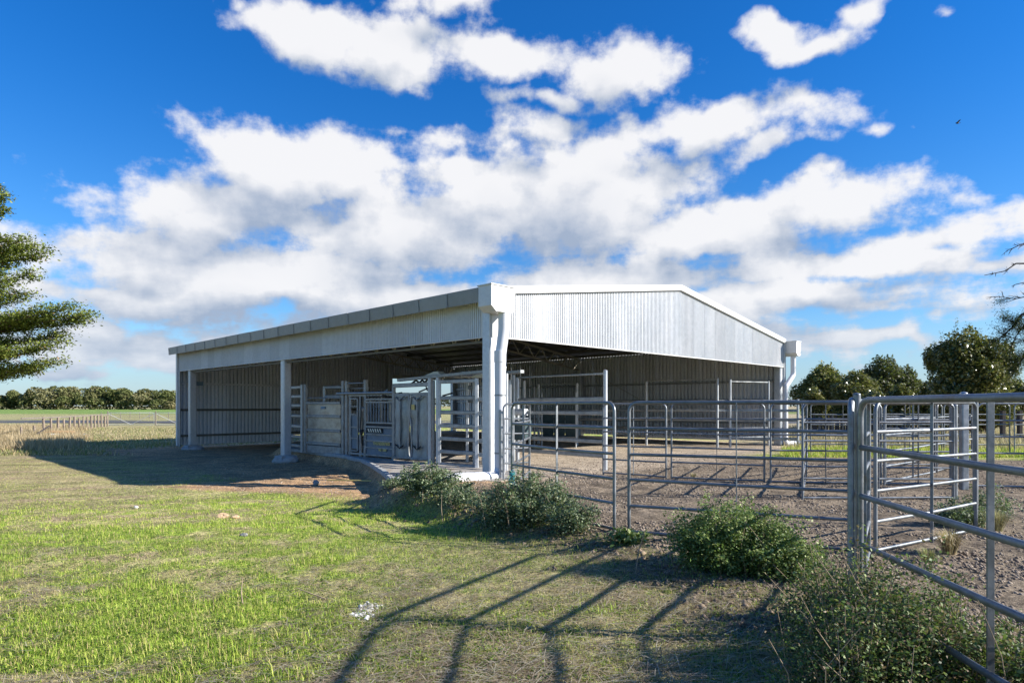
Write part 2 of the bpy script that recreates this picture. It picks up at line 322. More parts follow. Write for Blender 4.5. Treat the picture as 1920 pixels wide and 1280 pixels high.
# shed frame: corner C, u along the gable front, v along the eaves front
CX, CY = -.53, 15.8; U = Vector((.7071, .7071, 0)); Vv = Vector((-.7071, .7071, 0)); LU, LV = 17.8, 22.8
def SP(a, b, z=0.): return Vector((CX, CY, z))+U*a+Vv*b      # a metres along u, b metres along v
def suv(x, y):
    dx = x-CX; dy = y-CY; return (dx+dy)*.7071, (-dx+dy)*.7071
def mudmask(x, y):
    m = sst(x-edge_x(y), -.1, .3)*(1-sst(y+.15*x, 21., 24.5))
    a, b = suv(x, y)
    inside = sst(a, -1, 0)*(1-sst(a, LU, LU+1))*sst(b, -1.2, .6)*(1-sst(b, LV, LV+1))
    return np.clip(m*(1-inside), 0, 1)
def zones(x, y):
    """albedo, grass cover 0..1 and greenness 0..1"""
    x = np.asarray(x, float); y = np.asarray(y, float)
    s = edge_x(y)-x; a, b = suv(x, y)
    f1 = fbm(x, y, .55, 4, 31); f2 = fbm(x, y, 1.9, 4, 33); f3 = fbm(x, y, .12, 3, 35); f4 = fbm(x, y, 6., 3, 36)
    wob = (f1-.5)*2.2+(f2-.5)*.7
    # packed dirt apron in front of and inside the shed, left of the slab
    apron = sst(a+wob*1.1, -3.9, -2.9)*(1-sst(a, LU, LU+1))*sst(b+wob*.6, -1.6, -.2)*(1-sst(b+wob, LV+.2, LV+2.6))
    apron = np.maximum(apron, sst(-np.hypot((x+5.4)/3.6, (y-16.7)/1.7)+wob*.22, -1.05, -.8))
    inside = sst(a, -.4, .2)*(1-sst(a, LU, LU+.5))*sst(b, -2.5, -.6)*(1-sst(b, LV, LV+.5))
    mud = sst(-s+(f2-.5)*.5, -.25, .25)
    bank = np.exp(-((s-.35)/.75)**2)*sst(y, 4, 6)*(1-sst(y, 13.4, 15))
    backgreen = sst(y+.15*x+wob*.4, 22.5, 23.6)
    mud = mud*(1-backgreen)
    bare = np.maximum(np.maximum(apron, mud), np.maximum(inside*(s < 4), bank*.55*(f2 > .42)))
    green = sst(f1*.36+f2*.30+fbm(x, y, 4.5, 3, 39)*.39-.03*sst(y, 15, 24), .39, .60)*.8+.2
    # straw-littered ground near the yard edge and near the camera on the right
    litter = sst(x+(f1-.5)*2.6+.1*(y-6), -1.9, -.4)*(1-sst(y, 8.6, 9.8))
    green = green*(1-.35*litter)
    left_dry = sst(-x-.18*y+wob*.8, 4.2, 6.5)*sst(y, 9.5, 15)
    green = green*(1-.55*left_dry)
    straw_field = sst(-x-.66*y+wob, 0., 1.5)*sst(y+wob, 29.5, 32.)*(1-sst(y, 62, 68))
    far = sst(y, 62, 75); far_green = sst(y, 150, 175)*(1-sst(y, 385, 400))
    right_straw = sst(y+.15*x, 26.5, 28)*sst(x, 8, 12)
    cover = np.clip(1-bare, 0, 1)*(1-.35*left_dry*(f2 < .5))
    C = np.zeros(x.shape+(3,))
    def lay(mask, c, var=.25, n=f4):
        k = mask[..., None]; cc = np.array(c)*(1-var+2*var*n[..., None]); C[...] = C*(1-k)+cc*k
    lay(np.ones_like(x), (.34, .36, .10)); lay(green, (.28, .38, .055)); lay((1-green)*.8, (.52, .42, .22), .35)
    lay(litter*.35, (.26, .22, .14)); lay(left_dry*.45, (.30, .235, .14))
    ln = fbm(x*.35+y*.12, y*2.2-x*.75, .9, 4, 44); lay(sst(ln, .54, .66)*sst(-x-.1*y, 1.5, 4.)*sst(y, 5, 9)*(1-sst(y, 40, 50))*.75, (.36, .27, .17), .25)
    lay(sst(-ln, -.46, -.34)*sst(-x-.1*y, 1.5, 4.)*sst(y, 5, 9)*(1-sst(y, 40, 50))*.5, (.17, .17, .07), .3)
    lay(far*(1-far_green), (.36, .33, .15), .12, f3); lay(far_green, (.20, .29, .07), .1, f3)
    lay(straw_field, (.42, .32, .18)); lay(right_straw, (.40, .33, .20)); lay(right_straw*far_green, (.2, .24, .08))
    lay(mud, (.235, .185, .13), .5); lay(mud*sst(f2, .48, .62)*.7, (.14, .11, .08), .4)
    lay(bank*.8*(1-mud), (.17, .125, .085), .4)
    lay(apron, (.50, .32, .175), .25); lay(apron*sst(f2, .5, .7)*.5, (.25, .17, .11)); lay(apron*sst(-a-1.6, 0, 1.5)*(f1 > .5)*.5, (.30, .24, .14))
    sand = inside*sst(-s, .1, .5); lay(sand, (.42, .345, .26), .3)
    return C, cover, green*(1-straw_field)*(1-right_straw), np.maximum(straw_field, right_straw)

def axis(lo, hi, step, out_lo, out_hi, ratio=1.13):
    a = list(np.arange(lo, hi, step)); st = step; p = lo; L = []
    while p > out_lo: st *= ratio; p -= st; L.append(p)
    st = step; p = a[-1]; R = []
    while p < out_hi: st *= ratio; p += st; R.append(p)
    return np.array(L[::-1]+a+R)
gx = axis(-9, 7.5, .055, -2200, 2200, 1.07)
gy = np.concatenate([axis(2.4, 15, .055, -60, 15, 1.3), [15.1]]); gy = gy[gy < 15]
gy = np.concatenate([gy, axis(15, 28, .11, 15, 2600, 1.045)[0:]]); gy = np.unique(np.round(gy, 4))
X, Y = np.meshgrid(gx, gy); Z = terrain(X, Y)
Cg, cov, _, _ = zones(X, Y)
ny, nx = X.shape; idx = np.arange(nx*ny).reshape(ny, nx)
F = np.stack([idx[:-1, :-1], idx[:-1, 1:], idx[1:, 1:], idx[1:, :-1]], -1).reshape(-1, 4)
GM, n, b = new_mat('ground_soil_and_turf')
pos = n.node('ShaderNodeNewGeometry').outputs['Position']
at = n.node('ShaderNodeAttribute', attribute_name='Col').outputs[0]
v1 = n.step(n.noise(pos, 16, 6, .72), .32, .68, .42, 1.5); v2 = n.step(n.noise(pos, 90, 4, .7), .3, .7, .72, 1.28)
v3 = n.step(n.noise(pos, 1.1, 5, .65), .3, .7, .82, 1.16)
mul = n.m('MULTIPLY', n.m('MULTIPLY', v1, v2), v3)
n.put(b.inputs['Base Color'], n.vm('MULTIPLY', at, n.comb(mul, mul, mul))); b.inputs['Roughness'].default_value = .95
b.inputs['Specular IOR Level'].default_value = .15
hgt = n.m('ADD', n.noise(pos, 9, 8, .75), n.m('MULTIPLY', n.noise(pos, 45, 5, .7), .35))
bp = n.node('ShaderNodeBump', {'Strength': .9, 'Distance': .06, 'Height': hgt}); n.l.new(bp.outputs[0], b.inputs['Normal'])
ground = cloud_mesh('ground', np.stack([X, Y, Z], -1).reshape(-1, 3), F, Cg.reshape(-1, 3), GM, None, True)
tag(ground, kind='structure')

# concrete slab under the crush, its curved front edge standing above the dirt
sl = [(-9.55, 26.9), (-8.5, 25.35), (-7.2, 23.9), (-6.3, 22.9), (-5.5, 21.9), (-4.75, 20.6), (-4.1, 19.1), (-3.45, 17.3), (-2.96, 15.8), (-2.7, 15.0), (-2.2, 14.75), (-.3, 14.75), (.1, 15.3), (.2, 18.6), (-2.4, 22.6), (-5.2, 27.2), (-8.2, 29.5)]
SLM, n, b = new_mat('slab_concrete')
pos = n.node('ShaderNodeNewGeometry').outputs['Position']
c0 = n.mix(n.step(n.noise(pos, 3, 8, .7), .3, .7), (.26, .235, .20, 1), (.43, .40, .36, 1))
c0 = n.mix(n.step(n.noise(pos, 1.4, 8, .75), .5, .68, 0, .75), c0, (.30, .23, .16, 1))
n.put(b.inputs['Base Color'], c0); b.inputs['Roughness'].default_value = .9
bp = n.node('ShaderNodeBump', {'Strength': .7, 'Distance': .02, 'Height': n.noise(pos, 22, 7, .75)}); n.l.new(bp.outputs[0], b.inputs['Normal'])
tag(MB().prism([(x, y, -.5) for x, y in sl], (0, 0, .512)).build('concrete_slab', SLM), kind='structure')
kerb_pts = sl[:10]
kb = MB()
for i in range(len(kerb_pts)-1):
    p, q = kerb_pts[i], kerb_pts[i+1]
    kb.bar((p[0]-.05, p[1]-.05, -.03+.012*(i % 2)), (q[0]-.05, q[1]-.05, -.03+.012*(i % 2)), .16, .13, bev=.2)
tag(kb.build('slab_kerb', CONC), kind='structure')
# dark gravel road beyond the farm gates
tag(MB().add([(-190, 84, -.385), (40, 74, -.385), (40, 88, -.385), (-190, 100, -.385)], [(0, 1, 2, 3)]).build('road', ROAD), kind='structure')

# ------------------------------------------------------------------ the shed
shed = thing('cattle_shed', 'open sided zincalume steel cattle yard shed with low gable roof', 'shed', SP(LU/2, LV/2, 0))
def zroof(a): return 4.56+.137*min(a, LU-a)
def ribs(name, p0, dr, length, zb, zt, outw, mat, w0=.80, nr=10, depth=.022, parent=shed, wall=True):
    """one lapped ribbed sheet after another from p0 along dr; zb/zt give bottom and top heights at a distance along it"""
    dr = Vector(dr); outw = Vector(outw); n = max(1, round(length/w0)); wd = length/n
    for k in range(n):
        x0 = k*wd; p = wd/nr; prof = []
        for i in range(nr): prof += [(i*p, 0), (i*p+(.42 if depth > .05 else .5)*p, 0), (i*p+(.46 if depth > .05 else .6)*p, depth), (i*p+.96*p, depth)]
        prof.append((wd+.012, .012))
        tilt = random.uniform(-.0035, .0035); bow = random.uniform(-.004, .004); vs = []; ls = (0, .5, 1)
        for x, dd in prof:
            for l in ls:
                s_ = x0+x; zbv, ztv = zb(s_), zt(s_); z = zbv+(ztv-zbv)*l
                vs.append(Vector(p0)+dr*s_+outw*(dd+.003+tilt*(x/wd-.5)*2+bow*(1-abs(2*l-1)))+Vector((0, 0, z)))
        m = len(prof); fs = []
        for i in range(m-1):
            for l in range(2):
                q = i*3+l; fs.append((q, q+3, q+4, q+1))
        MB().add(vs, fs).build(name, mat, parent)
# gable front fascia, eaves front fascia, closed end wall and closed side wall
ribs('gable_sheet', SP(.28, 0, 0), U, LU-.3, lambda s: 3.46, lambda s: zroof(s+.28)-.05, -Vv, ZINC)
ribs('fascia_sheet', SP(0, .30, 0), Vv, LV-.32, lambda s: 3.46, lambda s: 4.34, -U, ZINC)
ribs('end_wall_sheet', SP(0.05, LV, 0), U, 12.4, lambda s: -.22 if s < 6 else .10, lambda s: zroof(s)-.05, Vv, ZINC_IN, nr=4, depth=.10)
ribs('end_wall_sheet', SP(12.45, LV, 0), U, LU-12.45, lambda s: 3.6, lambda s: zroof(s+12.4)-.05, Vv, ZINC_IN, nr=4, depth=.10)
ribs('side_wall_sheet', SP(LU, .1, 0), Vv, LV-.1, lambda s: .14, lambda s: 4.5, U, ZINC_IN, nr=4, depth=.10)
# roof: ribbed sheets each side of the ridge
def roof_side(sgn):
    n = 28; wd = (LV+.08)/n
    for k in range(n):
        prof = []; p = wd/5
        for i in range(5): prof += [(i*p, 0), (i*p+.6*p, 0), (i*p+.7*p, .03), (i*p+.9*p, .03)]
        prof.append((wd+.01, .004)); vs = []
        for x, dd in prof:
            bb = -.03+k*wd+x
            for a in ((-.12, LU/2) if sgn < 0 else (LU+.12, LU/2)):
                vs.append(SP(a, bb, zroof(a)+.03+dd))
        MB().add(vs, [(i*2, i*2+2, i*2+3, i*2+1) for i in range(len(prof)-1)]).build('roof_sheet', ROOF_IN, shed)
roof_side(-1); roof_side(1)
r = MB()
r.prism([SP(LU/2-.22, -.10, zroof(LU/2-.22)+.065), SP(LU/2, -.10, zroof(LU/2)+.10), SP(LU/2+.22, -.10, zroof(LU/2+.22)+.065), SP(LU/2, -.10, zroof(LU/2)+.07)], Vv*(LV+.2)).build('ridge_cap', FLASH, shed)
# barge cappings on the gable slopes
for a0, a1 in ((.55, LU/2), (LU/2, LU-.02)):
    for b0, nb in ((-.055, 0), (LV+.055, 0)):
        p, q = SP(a0, b0, zroof(a0)+.03), SP(a1, b0, zroof(a1)+.03)
        MB().bar(p, q, .10, .20, up=(0, 0, 1), bev=.06).build('barge_capping', FLASH, shed)
# lower trim of the fascias
MB().bar(SP(.1, -.012, 3.45), SP(LU-.1, -.012, 3.45), .05, .03).build('fascia_trim', FLASH, shed)
MB().bar(SP(-.012, .1, 3.45), SP(-.012, LV-.1, 3.45), .05, .03).build('fascia_trim', FLASH, shed)
# corner flashings
MB().bar(SP(-.02, .14, 3.44), SP(-.02, .14, 4.36), .055, .34, up=Vv).build('corner_flashing', FLASH, shed)
MB().bar(SP(.14, -.02, 3.44), SP(.14, -.02, 4.5), .30, .055, up=Vv).build('corner_flashing', FLASH, shed)
MB().bar(SP(-.03, LV+.0, -.25), SP(-.03, LV, 4.4), .10, .22, up=Vv).build('corner_flashing', FLASH, shed)
MB().bar(SP(-.02, LV-.25, -.28), SP(-.02, LV-.25, 3.46), .05, .22, up=Vv).build('corner_flashing', GALV_RHS, shed)
MB().bar(SP(LU+.02, .02, .0), SP(LU+.02, .02, 4.5), .16, .16, up=Vv).build('corner_flashing', FLASH, shed)
# box gutter in sections along the eaves front
n = 19; gl = (LV+.1)/n
for k in range(n):
    b0, b1 = .02+k*gl, .02+(k+1)*gl-.012
    zo = random.uniform(-.004, .004)
    poly = [SP(-.03, b0, 4.36+zo), SP(-.38, b0, 4.25+zo), SP(-.41, b0, 4.60+zo), SP(-.38, b0, 4.615+zo), SP(-.355, b0, 4.28+zo), SP(-.03, b0, 4.39+zo)]
    gt = MB().prism(poly, Vv*(b1-b0)).build('gutter_section', GUTTER, shed)
    MB().bar(SP(-.408, b1-.012, 4.26+zo), SP(-.418, b1-.012, 4.60+zo), .008, .028, up=Vv).build('joint_strip', GUTTER, gt)
MB().prism([SP(LU+.03, .02, 4.36), SP(LU+.30, .02, 4.30), SP(LU+.32, .02, 4.58), SP(LU+.29, .02, 4.58), SP(LU+.28, .02, 4.33), SP(LU+.03, .02, 4.39)], Vv*(LV)).build('gutter_section', GUTTER, shed)
# rainwater heads
def rainhead(a0, a1, b0, b1, z0, z1, mat):
    ch = .10
    poly = [SP(a0, b0, z1), SP(a1, b0, z1), SP(a1, b0, z0+.05), SP(a1-.12, b0, z0), SP(a0+.16, b0, z0), SP(a0, b0, z0+.13)]
    o = MB().prism(poly, Vv*(b1-b0)).build('rainwater_head', mat, shed)
    lip = MB(); c = (SP(a0, b0)+SP(a1, b1))/2
    lip.box((c.x, c.y, z1+.014), U*((a1-a0)/2+.025), Vv*((b1-b0)/2+.025), (0, 0, .013)); lip.build('rim', FLASH, o)
rainhead(-.44, .36, -.50, -.04, 4.0, 4.62, FLASH)
rainhead(LU-.02, LU+.50, -.55, .02, 3.93, 4.56, FLASH)
# downpipes
def path(pts, rad=.18, k=5):
    out = [Vector(pts[0])]
    for i in range(1, len(pts)-1):
        a, b_, c = Vector(pts[i-1]), Vector(pts[i]), Vector(pts[i+1]); d1 = (a-b_).normalized(); d2 = (c-b_).normalized()
        for t in range(k+1):
            s_ = t/k; out.append((b_+d1*rad)*(1-s_)**2+b_*2*s_*(1-s_)+(b_+d2*rad)*s_**2)
    out.append(Vector(pts[-1])); return out
pb = SP(.22, -.34, 0)
dp = MB().tube(path([SP(.02, -.30, 4.05)+Vector((.10, 0, 0)), SP(.02, -.30, 3.55)+Vector((.10, 0, 0)), SP(-.02, -.36, 2.9), SP(-.02, -.36, .22)], .12), .135, 16).build('downpipe', PVC, shed)
MB().tube([SP(-.02, -.36, 3.08), SP(-.02, -.36, 2.80)], .147, 16).build('pipe_collar', PVC, dp)
MB().tube([SP(-.02, -.36, 2.02), SP(-.02, -.36, 1.98)], .142, 16).build('pipe_strap', GALV_RHS, dp)
MB().tube([SP(-.02, -.36, .62), SP(-.02, -.36, .58)], .142, 16).build('pipe_strap', GALV_RHS, dp)
MB().tube(path([SP(-.02, -.36, .24), SP(-.02, -.36, -.0)+Vector((0, 0, .02)), (-1.15, 14.72, .08), (-2.50, 13.75, .08)], .22), .135, 16).build('drain_pipe', PVC, shed)
dq = SP(LU+.28, -.30, 0)
dp = MB().tube(path([(dq.x, dq.y, 3.95), (dq.x, dq.y, 3.10), tuple(SP(LU-.38, -.22, 2.55)), tuple(SP(LU-.38, -.22, .25))], .12), .112, 14).build('downpipe', PVC, shed)
MB().tube([SP(LU-.38, -.22, 2.62), SP(LU-.38, -.22, 2.42)], .122, 14).build('pipe_collar', PVC, dp)
MB().tube(path([SP(LU-.38, -.22, .26), SP(LU-.38, -.22, .10), SP(LU+1.2, -.6, .08)], .16), .11, 14).build('drain_pipe', PVC, shed)
# columns with concrete footings
def column(a, b, zb, zt=4.3, w_=.30, foot=True, parent=shed):
    o = MB().bar(SP(a, b, zb), SP(a, b, zt), w_, w_, up=Vv, bev=.10).build('column', GALV_BRT, parent)
    MB().box(SP(a, b, zb+.015), U*(w_/2+.05), Vv*(w_/2+.05), (0, 0, .015)).build('base_plate', GALV_RHS, o)
    if foot:
        ft = MB(); c = SP(a, b, zb-.20); ft.blob(c, (.50, .46, .24), 2, .10, 1., int(a*7+b)); 
        ft.box((c.x, c.y, zb-.13), U*.30, Vv*.30, (0, 0, .125)); ft.build('footing', CONC, o)
    return o
column(.10, .12, -.05, foot=False); column(.17, 11.4, -.12); column(.17, 21.3, -.16)
column(LU-.17, .17, .0, foot=False); column(LU-.17, 11.4, .0, foot=False); column(LU-.17, LV-.17, 0, foot=False); column(12.4, LV-.17, 0, foot=False)
for bb in (.16, 11.4, LV-.2):       # knee plates of the mid frame on the end columns, then trusses
    for sgn in (0, 1):
        N = 8; half = LU/2-.2
        def ap(t, sgn=sgn, half=half): return .2+t*half if sgn == 0 else LU-.2-t*half
        top = lambda t: zroof(ap(t))-.24; bot = lambda t: zroof(ap(t))-.24-.62
        tr = MB(); tr.bar(SP(ap(0), bb, top(0)), SP(ap(1), bb, top(1)), .10, .10); tr.bar(SP(ap(0), bb, bot(0)), SP(ap(1), bb, bot(1)), .09, .09)
        tr = tr.build('truss', STEEL_OLIVE, shed)
        for i in range(N):
            t0, t1, t2 = i/N, (i+.5)/N, (i+1)/N
            MB().tube([SP(ap(t0), bb, top(t0)), SP(ap(t1), bb, bot(t1))], .03, 6).build('web', STEEL_OLIVE, tr)
            MB().tube([SP(ap(t1), bb, bot(t1)), SP(ap(t2), bb, top(t2))], .03, 6).build('web', STEEL_OLIVE, tr)
for aa in (.16,):            # eaves trusses along v
    for (b0, b1) in ((.2, 11.3), (11.5, LV-1.6)):
        tr = MB(); tr.bar(SP(aa, b0, 4.1), SP(aa, b1, 4.1), .09, .09); tr.bar(SP(aa, b0, 3.36), SP(aa, b1, 3.36), .06, .06); tr = tr.build('eaves_truss', PURL, shed)
        N = 12
        for i in range(N):
            x0, x1, x2 = [b0+(b1-b0)*(i+q)/N for q in (0, .5, 1)]
            MB().tube([SP(aa, x0, 4.1), SP(aa, x1, 3.34)], .02, 6).build('web', STEEL_OLIVE, tr)
            MB().tube([SP(aa, x1, 3.34), SP(aa, x2, 4.1)], .02, 6).build('web', STEEL_OLIVE, tr)
for sgn in (0, 1):                  # roof purlins
    for i in range(8):
        a = .35+i*1.2; a = a if sgn == 0 else LU-a
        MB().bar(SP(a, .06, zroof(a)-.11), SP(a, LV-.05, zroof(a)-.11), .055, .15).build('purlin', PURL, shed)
for z in (.24+.0, 1.53, 2.85):
    MB().bar(SP(.05, LV-.09, z), SP(12.3, LV-.09, z), .06, .11).build('girt', ZINC if z > 2 else PURL, shed)
for z in (.95, 2.0, 2.85):
    MB().bar(SP(LU-.09, .3, z), SP(LU-.09, LV-.2, z), .06, .09).build('girt', GALV_RHS, shed)
MB().bar(SP(12.4, LV-.06, 3.58), SP(LU, LV-.06, 3.58), .14, .22).build('door_header', STEEL_OLIVE, shed)
MB().bar(SP(LU-.2, 4, .4), SP(LU-.12, 10.8, 3.7), .02, .02).build('wall_brace', STEEL_OLIVE, shed)
MB().box(SP(.86, LV-.165, 2.86), U*.28, Vv*.012, (0, 0, .10)).build('sign_plate', PLATE, shed)

# ------------------------------------------------------------------ yard panels
def P3(p, z): return (p[0], p[1], z)
def yard_panel(p0, p1, label, cat='panel', group='portable steel cattle yard panels', mat=GALV_OLD, h=1.79, rails=6, sp=.35, r=.023, mids=1, name='yard_fence', seg=8, base=-.06, curve=.12, latch=False, low=True):
    root = thing(name, label, cat, (p0[0], p0[1], 0), group); a, b = Vector((*p0, 0)), Vector((*p1, 0)); d = (b-a).normalized()
    pts = [P3(a, base), P3(a, h-curve)]
    for t in range(1, 5):
        an = t/4*math.pi/2; q = a+d*(curve*(1-math.cos(an))); pts.append((q.x, q.y, h-curve+curve*math.sin(an)))
    for t in range(0, 4):
        an = math.pi/2*(1-t/4); q = b-d*(curve*(1-math.cos(an))); pts.append((q.x, q.y, h-curve+curve*math.sin(an)))
    pts += [P3(b, h-curve), P3(b, base)]
    MB().tube(pts, r, seg+2).build('frame', mat, root)
    for k in range(1, rails):
        z = h-sp*k
        if z < .0 or (k == rails-1 and not low): continue
        j = random.uniform(-.009, .009)
        m0 = (a+b)/2; MB().tube([P3(a+d*r*.5, z+j), (m0.x, m0.y, z+j-random.uniform(0, .012)), P3(b-d*r*.5, z-j)], r*.92, seg, flat=.85).build('rail', mat, root)
    for k in range(mids):
        m = a+(b-a)*((k+1)/(mids+1)); nrm = Vector((d.y, -d.x, 0))*r*(1 if nrm_front(d) else -1)
        MB().bar(P3(m+nrm, base+.03), P3(m+nrm, h), .036, .012, up=d).build('upright', mat, root)
    if latch:
        MB().tube([P3(b+d*.0, 1.2), P3(b+d*.09, 1.2)], .012, 6).build('latch_pin', mat, root)
    return root
def nrm_front(d): return Vector((d.y, -d.x, 0)).y < 0
P0 = (2.54, 4.67); P1 = (4.17, 7.48)
yard_panel(P0, (2.36, 1.95), 'nearest steel rail panel, running out of frame at the right edge', seg=14)
yard_panel((P0[0]-.052, P0[1]+.03), P1, 'steel panel seen end on, receding behind the tall near corner post', seg=12)
yard_panel((P1[0]-.06, P1[1]+.04), (1.60, 8.75), 'wide front steel panel behind the roundest green bush', seg=12)
yard_panel((1.42, 8.88), (.0, 10.9), 'front steel gate with rust on its top right bend', 'gate', seg=12, latch=True, name='yard_gate')
yard_panel((0.02, 10.98), (.36, 13.2), 'short steel panel running back from the gate end tied with teal rope', seg=10)
yard_panel((-.20, 15.1), (.42, 15.35), 'narrow steel panel beside the white downpipe', mids=0)
yard_panel((4.27, 7.52), (6.45, 8.9), 'sunlit steel gate with pale rails behind the near corner post', 'gate', seg=12, name='yard_gate')
yard_panel(Q(1131, 16.3), Q(1249, 15.4), 'second row steel panel right of the tall heavy round post')
yard_panel(Q(1259, 15.3), Q(1433, 14.6), 'second row steel panel in line with the twin tall shed pen posts')
yard_panel(Q(1445, 14.5), Q(1652, 14.2), 'second row steel panel in front of the far shed downpipe')
yard_panel(Q(1658, 14.0), Q(1783, 14.0), 'second row steel panel left of the broad square post')
yard_panel(Q(1505, 11.9), Q(1788, 11.9), 'middle row steel gate crossing just beyond the near corner post', 'gate', name='yard_gate')
yard_panel(Q(1660, 14.35), Q(1753, 16.6), 'sunlit steel panel slanting back from the second row')
yard_panel(Q(1757, 16.7), Q(1822, 19.5), 'small steel panel slanting back towards the round green tree')
yard_panel(Q(1832, 13.7), Q(2010, 13.5), 'steel panel right of the broad square post, at the edge of the mud')
yard_panel(Q(1640, 18.6), Q(1752, 18.6), 'far cross panel in front of the leafy trees, third row')
yard_panel(Q(1520, 22.5), Q(1640, 22.4), 'backmost steel panel in front of the old timber fence')
yard_panel(Q(1644, 22.4), Q(1766, 22.3), 'backmost steel panel, between the timber fence and the round tree')
yard_panel(Q(1770, 22.3), Q(1893, 22.3), 'backmost steel panel under the round green tree')
yard_panel(Q(1902, 22.2), Q(2030, 22.0), 'backmost steel panel in front of the tall dry grass')
yard_panel(Q(1505, 12.1), Q(1513, 18.0), 'side steel panel seen end on, running back from the middle row gate', mids=1)
def post(px, d, h, rad, label, name='yard_post', sq=False, mat=GALV, zb=-.08, g_='single steel yard posts'):
    p = Q(px, d); root = thing(name, label, 'post', (p[0], p[1], 0), g_)
    if sq: MB().bar(P3(p, zb), P3(p, h), rad*2, rad*2, up=(0, 1, 0)).build('shaft', mat, root)
    else: MB().tube([P3(p, zb), P3(p, h)], rad, 14).build('shaft', mat, root)
    MB().blob(P3(p, h), (rad*1.05, rad*1.05, rad*.6), 2, 0).build('cap', mat, root)
    return root
post(1606.5, 4.76, 1.83, .027, 'near corner post beside the bend of the nearest panel', mat=GALV_OLD)
post(939, 15.35, 1.63, .045, 'short pale round post beside the shed downpipe')
post(1790, 11.95, 1.75, .05, 'dark round hinge post at the right end of the middle row gate', mat=GALV_OLD)
bp_ = post(1807, 13.4, 2.0, .07, 'broad square steel post with gate hinges', sq=True)
for z in (.55, 1.45):
    p = Q(1819, 13.35); MB().tube([P3(Q(1812, 13.35), z), P3(p, z), P3((p[0], p[1]), z+.1)], .018, 6).build('hinge', GALV, bp_)
post(1783, 14.02, 1.9, .035, 'slim round post left of the broad square post', mat=GALV_OLD)
post(1829, 9.2, 1.85, .035, 'round post where the sunlit gate with pale rails ends', mat=GALV_OLD)
# teal rope on the gate end
rg = random.Random(3); rp = thing('rope', 'frayed teal rope knotted round the gate post', 'rope', (.0, 10.9, .95))
for k in range(5):
    pts = [(.0+.045*math.cos(t*1.1+k)+rg.uniform(-.01, .01), 10.9+.045*math.sin(t*1.1+k), .52+.018*k+.008*t) for t in range(8)]
    MB().tube(pts, .011, 6).build('coil', ROPE, rp)
for k in range(7):
    x0, z0 = rg.uniform(-.03, .03), .55; pts = [(x0, 10.85, z0)]
    for t in range(4): x0 += rg.uniform(-.045, .03); z0 -= rg.uniform(.02, .08); pts.append((x0, 10.84, z0))
    MB().tube(pts, [.010, .009, .008, .006, .004], 5).build('strand', ROPE, rp)

# ------------------------------------------------------------------ heavy pens inside the shed
def heavy(p0, p1, label, zs=(1.93, 1.54, 1.15, .76, .37), posts=(1, 1), tall=2.0, bar=None, rad=.055, sec=(.042, .115), name='pen_fence', cat='panel', zb=-.02, mat=GALV_RHS, group='heavy oval rail pens inside the shed', round_=True, tall2=None):
    root = thing(name, label, cat, (p0[0], p0[1], 0), group); a, b = Vector((*p0, 0)), Vector((*p1, 0))
    for z in zs: MB().bar(P3(a, z), P3(b, z), sec[0], sec[1], bev=.45).build('rail', mat, root)
    for i, p in enumerate((a, b)):
        if posts[i]:
            t = tall if i == 0 or tall2 is None else tall2
            if round_: o = MB().tube([P3(p, zb), P3(p, t)], rad, 12).build('post', GALV_BRT, root); MB().blob(P3(p, t), (rad, rad, rad*.6), 1, 0).build('cap', GALV_RHS, o)
            else: MB().bar(P3(p, zb), P3(p, t), rad*2, rad*2, up=(1, 0, 0)).build('post', GALV_BRT, root)
    if bar: MB().bar(P3(a, bar), P3(b, bar), .05, .05).build('top_bar', mat, root)
    return root
heavy((.17, 19.9), (2.55, 17.5), 'long heavy gate with tall round post and high top bar', tall=2.62, tall2=2.70, bar=2.62, rad=.062, cat='gate', name='heavy_gate')
q0, q1, q2, q3, q4 = Q(1150, 29.4), Q(1212, 28.4), Q(1345, 26.9), Q(1369, 26.9), Q(1441, 27.8)
heavy(q0, q1, 'short heavy panel left of the first tall pen post by the far wall', posts=(0, 1), tall=2.8)
heavy(q1, q2, 'heavy panel with high thin top bar in front of the far wall', posts=(0, 1), tall=2.9, bar=2.85)
heavy(q2, q3, 'narrow heavy panel between the twin tall pen posts', posts=(0, 1), tall=2.85)
heavy(q3, q4, 'heavy gate standing ajar right of the twin tall pen posts', posts=(0, 1), tall=2.8, bar=2.76, rad=.045, cat='gate', name='heavy_gate')
heavy(q3, Q(1496, 26.4), 'heavy panel ending at the far shed corner', posts=(0, 1), tall=2.0, rad=.05)
heavy(Q(1010, 29.5), Q(1082, 28.3), 'heavy panel with high bar deep in the shed behind the long gate', tall=2.74, bar=2.72, rad=.06)
heavy(Q(1016, 27.2), Q(1080, 26.6), 'dark sheeted gate deep in the shed', cat='gate', zs=(1.5, .95, .4), tall=2.3, rad=.03, name='sheeted_gate')
heavy(Q(1085, 28.3), Q(1148, 27.6), 'heavy panel in the dark behind the tall round gate post', posts=(0, 0))
heavy(Q(963, 20.4), Q(983, 24.5), 'end on heavy panel with paired tall posts', tall=2.72, tall2=2.70, rad=.055)
post(1002, 27.5, 2.55, .045, 'slim tall post deep in the shed', mat=GALV_RHS, g_=None)
post(982, 28.6, 2.62, .045, 'dark capped tall post deep in the shed', mat=GALV_RHS, g_=None)
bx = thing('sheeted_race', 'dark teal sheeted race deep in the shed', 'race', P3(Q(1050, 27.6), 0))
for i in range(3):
    a, b = Vector(P3(Q(1018+21*i, 27.5-.25*i), .85)), Vector(P3(Q(1038+21*i, 27.3-.25*i), .85)); MB().bar(a, b, .03, 1.25, bev=.02).build('sheet', TEAL, bx)

